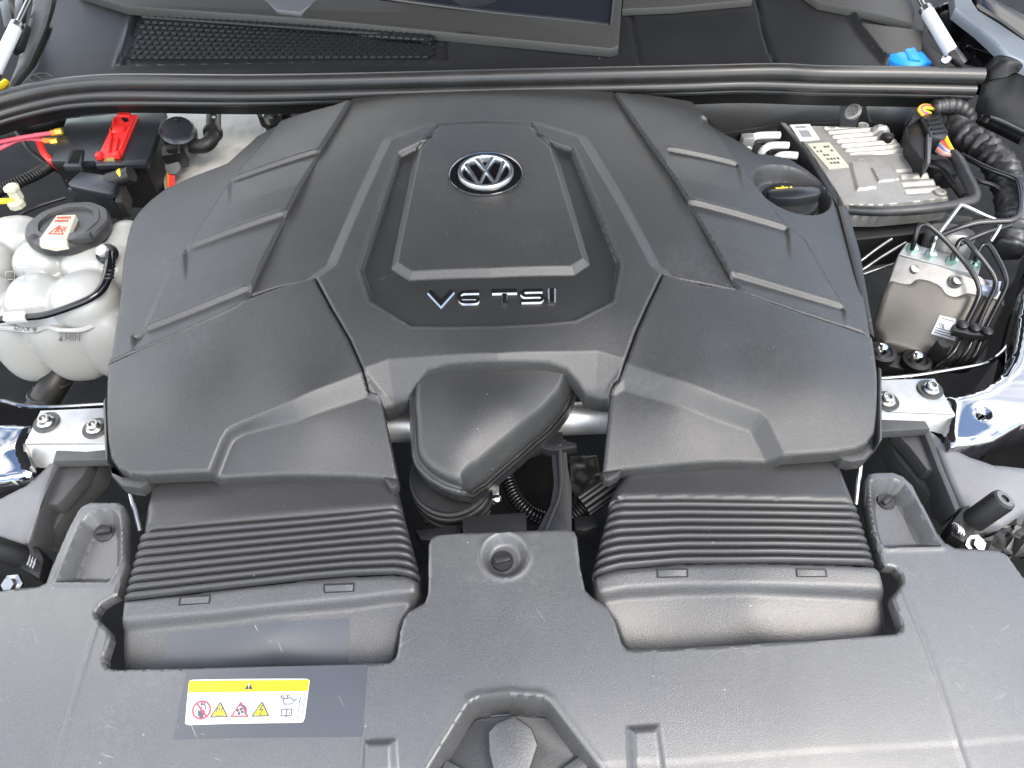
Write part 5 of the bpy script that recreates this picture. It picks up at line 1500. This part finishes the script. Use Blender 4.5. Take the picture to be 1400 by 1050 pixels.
relief('wing', onl(fw2, [(-160, 570), (0, 578), (41, 580), (34, 600), (33, 614), (40, 632), (42, 649), (20, 655), (0, 658), (-160, 668)])[:, :2], fw2, .004, M['paint'], skirt=.05, roll=(.010, .004), label='glossy black painted wing edge beside the silver plate by the coolant tank', cat='wing', group='painted wings')
def rim_wall(label, line, z0, depth, m='paint'):
    pts = smooth_line([P(a, b, z0) for a, b in line], 5)
    g = Geo()
    n = len(pts)
    lo = pts - np.array([0, 0, depth])
    g.add(np.concatenate([pts, lo]), [(i, i + 1, n + i + 1, n + i) for i in range(n - 1)])
    g.add(*tube_geo(pts, .0032, 8, 0))
    return g.build('inner_wing_flange', M[m], label=label, cat='flange')
rim_wall('black inner wing flange curving round the hydraulic unit', [(1204, 518), (1250, 514), (1300, 506), (1345, 497), (1368, 484), (1382, 464), (1390, 436), (1397, 400), (1402, 360)], -.075, .10)
rim_wall('black inner wing flange below the coolant tank', [(-40, 545), (0, 548), (30, 555), (70, 557), (145, 553)], -.085, .08)
prism('wing_liner', ppoly([(1300, 612), (1361, 604), (1400, 582), (1600, 570), (1600, 700), (1400, 660), (1340, 640)], -.16), .02, M['dark'], bev=0, label='dark wheel arch liner under the painted wing', cat='liner')
prism('wing_liner', ppoly([(-150, 660), (0, 660), (42, 652), (36, 676), (-150, 720)], -.16), .02, M['dark'], bev=0, label='dark liner under the wing by the coolant tank', cat='liner')

# ================================================================== COWL, SEAL, WINDSCREEN EDGE
f_cowl = tps([(0, 122, .040), (330, 104, .046), (650, 92, .050), (1000, 88, .050), (1330, 92, .046), (200, 20, .075), (650, 40, .085), (1000, 20, .085), (1250, 30, .075), (40, 0, .07), (650, -90, .13), (1200, -60, .12), (100, -60, .11)])
def cw(pts): return onl(f_cowl, pts)[:, :2]
M['cowl'] = mat('cowl_plastic', (.011, .0115, .0125), .38, spec=.22, grain=(500, .18), specks=.3, rvar=.06)
M['cowl_trim'] = mat('grey_trim_plastic', (.028, .028, .027), .5, spec=.4, grain=(500, .2))  # paler grey plastic of the trims, frame rail and lock mark
grille = cw([(183, 15), (400, 32), (612, 50), (613, 83), (390, 86), (160, 90)])
gq = np.array([(183, 15), (612, 50), (613, 83), (160, 90)], float)
def z_cowl(x, y):
    z = f_cowl(x, y)
    s = sdf(x, y, grille)
    z = z - .008 * sstep(-s / .006) + .002 * np.exp(-((s - .002) / .004) ** 2)
    d = ldist(x, y, cw([(66, 40), (53, 70), (43, 91), (18, 120)]))
    z = z - .010 * np.exp(-(d / .004) ** 2)
    z = z - .006 * np.exp(-(ldist(x, y, cw([(1033, -10), (1044, 40), (1053, 70), (1062, 88)])) / .0028) ** 2)
    z = z - .006 * np.exp(-(ldist(x, y, cw([(860, 5), (866, 40), (875, 86)])) / .0028) ** 2)
    z = z + .012 * np.exp(-(ldist(x, y, cw([(1160, 16), (1185, 52), (1212, 84)])) / .006) ** 2)
    return z
COWL = thing('windscreen_cowl', 'dark plastic windscreen cowl with a recessed ribbed grille', 'cowl', (*cw([(650, 80)])[0], .0))
relief('cowl_body', cw([(20, 118), (44, 90), (54, 69), (67, 37), (78, 0), (90, -70), (700, -110), (1290, -70), (1262, 30), (1262, 60), (1300, 84), (1345, 93), (1345, 108), (1000, 104), (650, 108), (330, 118), (100, 124), (10, 140)]), z_cowl, .0042, M['cowl'], COWL, skirt=.03)
def gp(u, v):
    u, v = np.asarray(u, float), np.asarray(v, float)
    q = (gq[0] * ((1 - u) * (1 - v))[..., None] + gq[1] * (u * (1 - v))[..., None] + gq[2] * (u * v)[..., None] + gq[3] * ((1 - u) * v)[..., None])
    return on(z_cowl, q[..., 0], q[..., 1])
for r in range(9):
    v = .10 + r * .095
    g = Geo()
    n = 41
    uu = .035 + .93 * (np.arange(n) + (.5 if r % 2 else 0)) / n
    c = gp(uu, np.full(n, v))
    for k in range(n):
        L = .0040 if r else .002
        g.add(*obox_geo(c[k] + np.array([0, 0, .0035]), np.array([.0030, .0015, 0]), np.array([-.001, L, .001]), np.array([0, -.001, .0022]), 0))
    g.add(*tube_geo(c + np.array([0, 0, .001]), .0045, 8, 0))
    g.build('grille_row', M['cowl'], COWL)
# moulded recycling-like mark: a plain turn-lock outline near the end of the cowl
g = Geo()
cm = [(56 + 15 * math.cos(a) + 3 * math.sin(a), 107 + 6.5 * math.sin(a) - 2 * math.cos(a)) for a in np.linspace(0, 2 * math.pi, 22)]
g.add(*tube_geo(onl(z_cowl, cm), .0012, 6, 0)); g.add(*tube_geo(onl(z_cowl, [(47, 102), (63, 112)]), .0012, 6, 0))
g.build('lock_mark', M['cowl_trim'], COWL)
relief('cowl_end', cw([(11, 122), (23, 92), (32, 60), (41, 27), (46, -5), (50, -50), (74, -50), (72, 0), (63, 37), (50, 68), (40, 90), (16, 122)]), lambda x, y: f_cowl(x, y) + .004, .005, M['cowl_trim'], skirt=.03, roll=(.004, .003), label='narrow grey trim strip at the end of the cowl by the gas strut', cat='trim')
prism('corner_trim', onl(lambda x, y: f_cowl(x, y) + .012, [(1178, 31), (1263, 41), (1260, 68), (1224, 72), (1209, 70)]), .02, M['cowl_trim'], bev=.002, label='grey trapezoid trim behind the blue washer cap', cat='trim')
prism('edge_trim', onl(lambda x, y: f_cowl(x, y) + .016, [(1060, -40), (1120, 2), (1180, 14), (1248, 31), (1252, 14), (1240, -30)]), .014, M['cowl_trim'], bev=.002, label='grey upper trim strip above the blue washer cap', cat='trim')
prism('edge_trim', onl(lambda x, y: f_cowl(x, y) + .014, [(851, 12), (920, 9), (1029, -1), (1020, -40), (853, -40)]), .012, M['cowl_trim'], bev=.002, label='pale grey trim strip along the windscreen base', cat='trim')
WF = thing('wiper_trough_frame', 'grey angular frame over the cowl holding dark glass', 'frame', onl(f_cowl, [(700, 60)])[0])
zfr = lambda x, y: f_cowl(x, y) + .018
prism('frame_rail', onl(zfr, [(100, -14), (171, 8), (300, 17), (440, 27), (640, 47), (836, 66), (846, 62), (852, -20), (840, -20), (834, 34), (700, 20), (522, 0), (440, -10), (300, -18)]), .016, M['cowl_trim'], WF, bev=.003)
prism('glass_pane', onl(lambda x, y: f_cowl(x, y) + .008, [(500, -4), (700, 22), (834, 36), (842, -30), (700, -60), (450, -40)]), .004, mat('tinted_glass', (.012, .014, .020), .04, spec=.8), WF)
tube('rubber_bead', list(onl(lambda x, y: f_cowl(x, y) + .016, [(520, -3), (600, 8), (700, 20), (770, 27), (832, 35)])), .0035, M['seal'], WF, n=8)
prism('pale_stop', onl(lambda x, y: f_cowl(x, y) + .020, [(352, -8), (378, 13), (410, 16), (440, -4)]), .012, mat('pale_grey_plastic', (.07, .073, .08), .4), bev=.003, label='pale grey wedge stop at the windscreen base above the grille', cat='stop')

SL = thing('bonnet_seal', 'long black rubber bonnet seal with three ridges across the bay', 'seal', P(680, 110, .0))
up = [(-60, 158, .040), (0, 137, .045), (51, 124, .047), (103, 116, .049), (171, 112, .050), (330, 113, .052), (480, 111, .054), (680, 106, .056), (920, 101, .056), (1057, 98, .056), (1126, 101, .055), (1240, 102, .053), (1342, 104, .050)]
dn = [(-60, 178, .022), (0, 156, .027), (51, 142, .029), (103, 133, .031), (171, 130, .032), (330, 132, .034), (480, 129, .036), (680, 124, .038), (920, 119, .038), (1023, 116, .038), (1126, 119, .037), (1240, 121, .035), (1332, 123, .032)]
dn2 = [(-60, 190, .010), (0, 167, .015), (51, 153, .017), (103, 144, .019), (171, 141, .020), (330, 141, .022), (480, 137, .024), (680, 131, .026), (920, 127, .026), (1023, 124, .026), (1126, 127, .025), (1240, 129, .023), (1328, 131, .020)]
tube('upper_bead', [P(*q) for q in up], .0135, M['seal'], SL, n=20)
tube('lower_bead', [P(*q) for q in dn], .0092, M['seal'], SL, n=16)
tube('base_lip', [P(*q) for q in dn2], .006, M['seal'], SL, n=12)
pts = smooth_line([P(a, b + 4, z - .006) for a, b, z in dn], 4); n = len(pts)
mk('seal_web', np.concatenate([pts, pts - np.array([0, -.01, .034])]), [(i, i + 1, n + i + 1, n + i) for i in range(n - 1)], M['rubber'], SL)

# washer cap
wq = onl(f_cowl, [(1238, 82)])[0] + np.array([0, 0, .004])
WC = thing('washer_cap', 'bright blue washer fluid cap beside the cowl', 'washer cap', wq)
wr_ = np.linalg.norm(P(1211, 78, .05) - P(1266, 78, .05)) / 2
lathe('cap_lid', [(wr_ * .93, -.012), (wr_, -.010), (wr_, -.002), (wr_ * .97, .002), (wr_ * .82, .006), (wr_ * .4, .008), (.0005, .0085)], wq, M['blue'], WC, n=48)
box('cap_tab', wq + np.array([.004, -.002, .006]), np.array([.009, -.003, .0005]), np.array([.004, wr_ * .66, .0005]), np.array([0, -.001, .0045]), M['blue'], WC, bev=.002)
box('cap_tongue', wq + np.array([wr_ * .9, -.010, -.004]), np.array([.006, 0, 0]), np.array([0, .008, 0]), np.array([0, 0, .004]), M['blue'], WC, bev=.001)

# gas struts
def strut(label, a, b, r, end):
    T = thing('gas_strut', label, 'gas strut', P(*end), 'bonnet gas struts')
    tube('cylinder', [P(*a), P(*b)], r, mat('white_strut_paint', (.45, .46, .48), .35, mottle=.1, mscale=40), T, n=24, sm=0)
    pa, pb, pe = P(*a), P(*b), P(*end)
    d = (pa - pb) / np.linalg.norm(pa - pb)
    lathe('cylinder_cap', [(r * 1.02, 0), (r * 1.02, .010), (r * .7, .014)], pa, M['steel'], T, axis=d, n=24)
    tube('rod', [pa, pa + d * .16], r * .42, M['steel'], T, n=14, sm=0)
    tube('ball_socket', [pb + d * .004, (pb + pe) / 2, pe], [r * 1.05, r * .95, r * .75], M['black'], T, n=18, sm=3)
    return T
strut('white gas strut beside the blue washer cap', (1268, 17, .10), (1302, 74, .075), .0105, (1317, 88, .066))
strut('white gas strut beside the grey trim at the end of the cowl', (21, 39, .10), (-8, 100, .07), .0105, (-20, 125, .05))
lathe('strut_ball', [(.006, 0), (.008, .005), (.006, .010), (.0005, .011)], P(1294, 82, .07), M['chrome'], axis=(-.6, -.6, .5), n=16, label='shiny ball stud at the foot of the gas strut', cat='stud')
wire('yellow_tag', 'yellow clip at the foot of the gas strut by the cowl end', [(-4, 122, .035), (4, 116, .036), (9, 112, .036)], .006, M['yellow'], 'clip')
# upper wing beyond the washer cap
M['paint_sky'] = mat('sky_reflection_paint', (.20, .225, .26), .25, .3, mottle=.08)  # pale blue-grey base colour stands in for sky reflected in gloss paint
prism('upper_wing', ppoly([(1300, -40, .13), (1306, 10, .105), (1340, 36, .095), (1364, 58, .09), (1378, 73, .085), (1400, 84, .082), (1450, 104, .078), (1450, 80, .09), (1400, 54, .10), (1364, 30, .108), (1338, 14, .112), (1330, 2, .118), (1322, -40, .14)], 0), .02, M['paint_sky'], bev=.003, label='upper wing beyond the gas strut, coloured like the sky its gloss paint reflects', cat='wing')
prism('wing_gasket', ppoly([(1330, -40, .145), (1337, 4, .12), (1366, 24, .112), (1400, 49, .104), (1560, 140, .085), (1600, 120, .09), (1400, 22, .115), (1358, -2, .125), (1345, -40, .15)], 0), .12, M['gloss_black'], bev=.002, label='glossy black gasket strip along the upper wing', cat='gasket')
prism('gravel_verge', ppoly([(1340, -60), (1350, 10), (1420, 60), (1640, 160), (1700, -80)], -.80), .03, mat('pale_gravel', (.30, .27, .20), .8, mottle=.6, mscale=30, grain=(40, .5)), bev=0, label='pale gravelly ground glimpsed beyond the wing', cat='ground')
SEC = thing('seal_end_cover', 'folded black plastic cover at the end of the rubber seal', 'end cover', P(1370, 120, -.03))
def sheet3(nm, rows, mm, par):
    rr = [smooth_line(np.array([P(*q) for q in r]), 6) for r in rows]
    rr = np.array(rr); a = smooth_line(rr.reshape(len(rows), -1), 6).reshape(-1, rr.shape[1], 3)
    n0, n1 = a.shape[:2]
    return mk(nm, a.reshape(-1, 3), [(i * n1 + k, i * n1 + k + 1, (i + 1) * n1 + k + 1, (i + 1) * n1 + k) for i in range(n0 - 1) for k in range(n1 - 1)], mm, par, smooth=80)
sheet3('upper_fold', [[(1340, 98, .045), (1352, 84, .062), (1366, 74, .075), (1385, 71, .080), (1440, 84, .075)], [(1342, 104, .048), (1356, 92, .066), (1372, 84, .078), (1392, 84, .080), (1445, 96, .074)], [(1344, 113, .042), (1360, 108, .055), (1376, 105, .060), (1396, 99, .064), (1450, 110, .060)]], M['cowl'], SEC)
sheet3('lower_fold', [[(1343, 113, .040), (1360, 109, .050), (1376, 106, .055), (1396, 101, .058), (1450, 112, .055)], [(1337, 134, .018), (1352, 132, .026), (1372, 130, .028), (1396, 132, .026), (1450, 146, .02)], [(1331, 156, -.01), (1350, 158, -.006), (1372, 162, -.006), (1396, 172, -.01), (1450, 196, -.02)]], M['cowl'], SEC)
prism('strut_shade_slab', ppoly([(1255, -40), (1306, -40), (1312, 10), (1350, 44), (1378, 80), (1345, 96), (1262, 90)], -.01), .05, M['dark'], bev=0, label='dark slab standing in for the shaded hollow around the foot of the gas strut', cat='shade slab')  # near-black slab painted in for the shade around the strut foot
lathe('strut_cup', [(.03, -.02), (.032, 0), (.028, .004), (.02, -.004), (.0005, -.006)], P(1296, 28, .07), M['gloss_black'], axis=(-.5, -.5, .6), n=28, label='glossy dark cup behind the gas strut', cat='cup')
tube('hose_eye', [P(1322 + 9 * math.cos(a), 74 + 10 * math.sin(a), .05) for a in np.linspace(-2.6, 1.2, 12)], .0035, M['gloss_black'], sm=0, label='small glossy hose eye at the foot of the gas strut', cat='hose')
prism('strut_shade_slab', ppoly([(-160, -60), (52, -60), (40, 30), (20, 100), (5, 150), (-160, 200)], -.01), .05, M['dark'], bev=0, label='dark slab standing in for the shaded hollow beside the cowl end strip', cat='shade slab')  # added near-black slab in place of deep shade behind the strut
rg = np.random.RandomState(9)
for k, lab in enumerate(('dark hinge arm above the gas strut by the cowl end', 'dark hinge plate beside the gas strut by the cowl end', 'small dark lever under the gas strut by the cowl end')):
    a, b = [((30, 0), (26, 34)), ((8, 4), (16, 40)), ((34, 38), (24, 70))][k]
    q0, q1 = P(*a, .085), P(*b, .075); e = (q1 - q0) / 2
    box('hinge_arm', (q0 + q1) / 2, e, np.array([.008, .003, .002]), np.array([0, -.004, .008]), M['black'], bev=.003, label=lab, cat='hinge')
# dark clutter in the deep gaps
wire('dark_hose', 'dark hose deep beside the seal end cover', [(1400, 190, -.06), (1370, 175, -.06), (1345, 165, -.06), (1310, 150, -.07)], .012, M['rubber'], 'hose')
lathe('small_clip', [(.007, -.004), (.007, .004), (.004, .007), (.0005, .007)], P(1347, 162, -.02), M['steel'], n=10, label='small bright clip below the seal end cover', cat='clip')
# ================================================================== SURROUNDINGS
mk('bay_floor', [(-2.2, -.2, -.42), (2.2, -.2, -.42), (2.2, 2.6, -.42), (-2.2, 2.6, -.42)], [(0, 1, 2, 3)], M['dark'], kind='structure')
mk('ground', [(-40, -40, -.86), (40, -40, -.86), (40, 40, -.86), (-40, 40, -.86)], [(0, 1, 2, 3)], mat('paving', (.22, .21, .19), .8, mottle=.3, mscale=3), kind='structure')
# open bonnet, above the picture
hp = [(-.86, 1.60, .30), (.86, 1.60, .30), (.88, 1.20, .86), (.78, .62, 1.26), (-.78, .62, 1.26), (-.88, 1.20, .86)]
prism('bonnet', hp, .03, M['hood'], bev=0, dirn=(0, 1, .4), label='open bonnet raised over the engine bay', cat='bonnet')
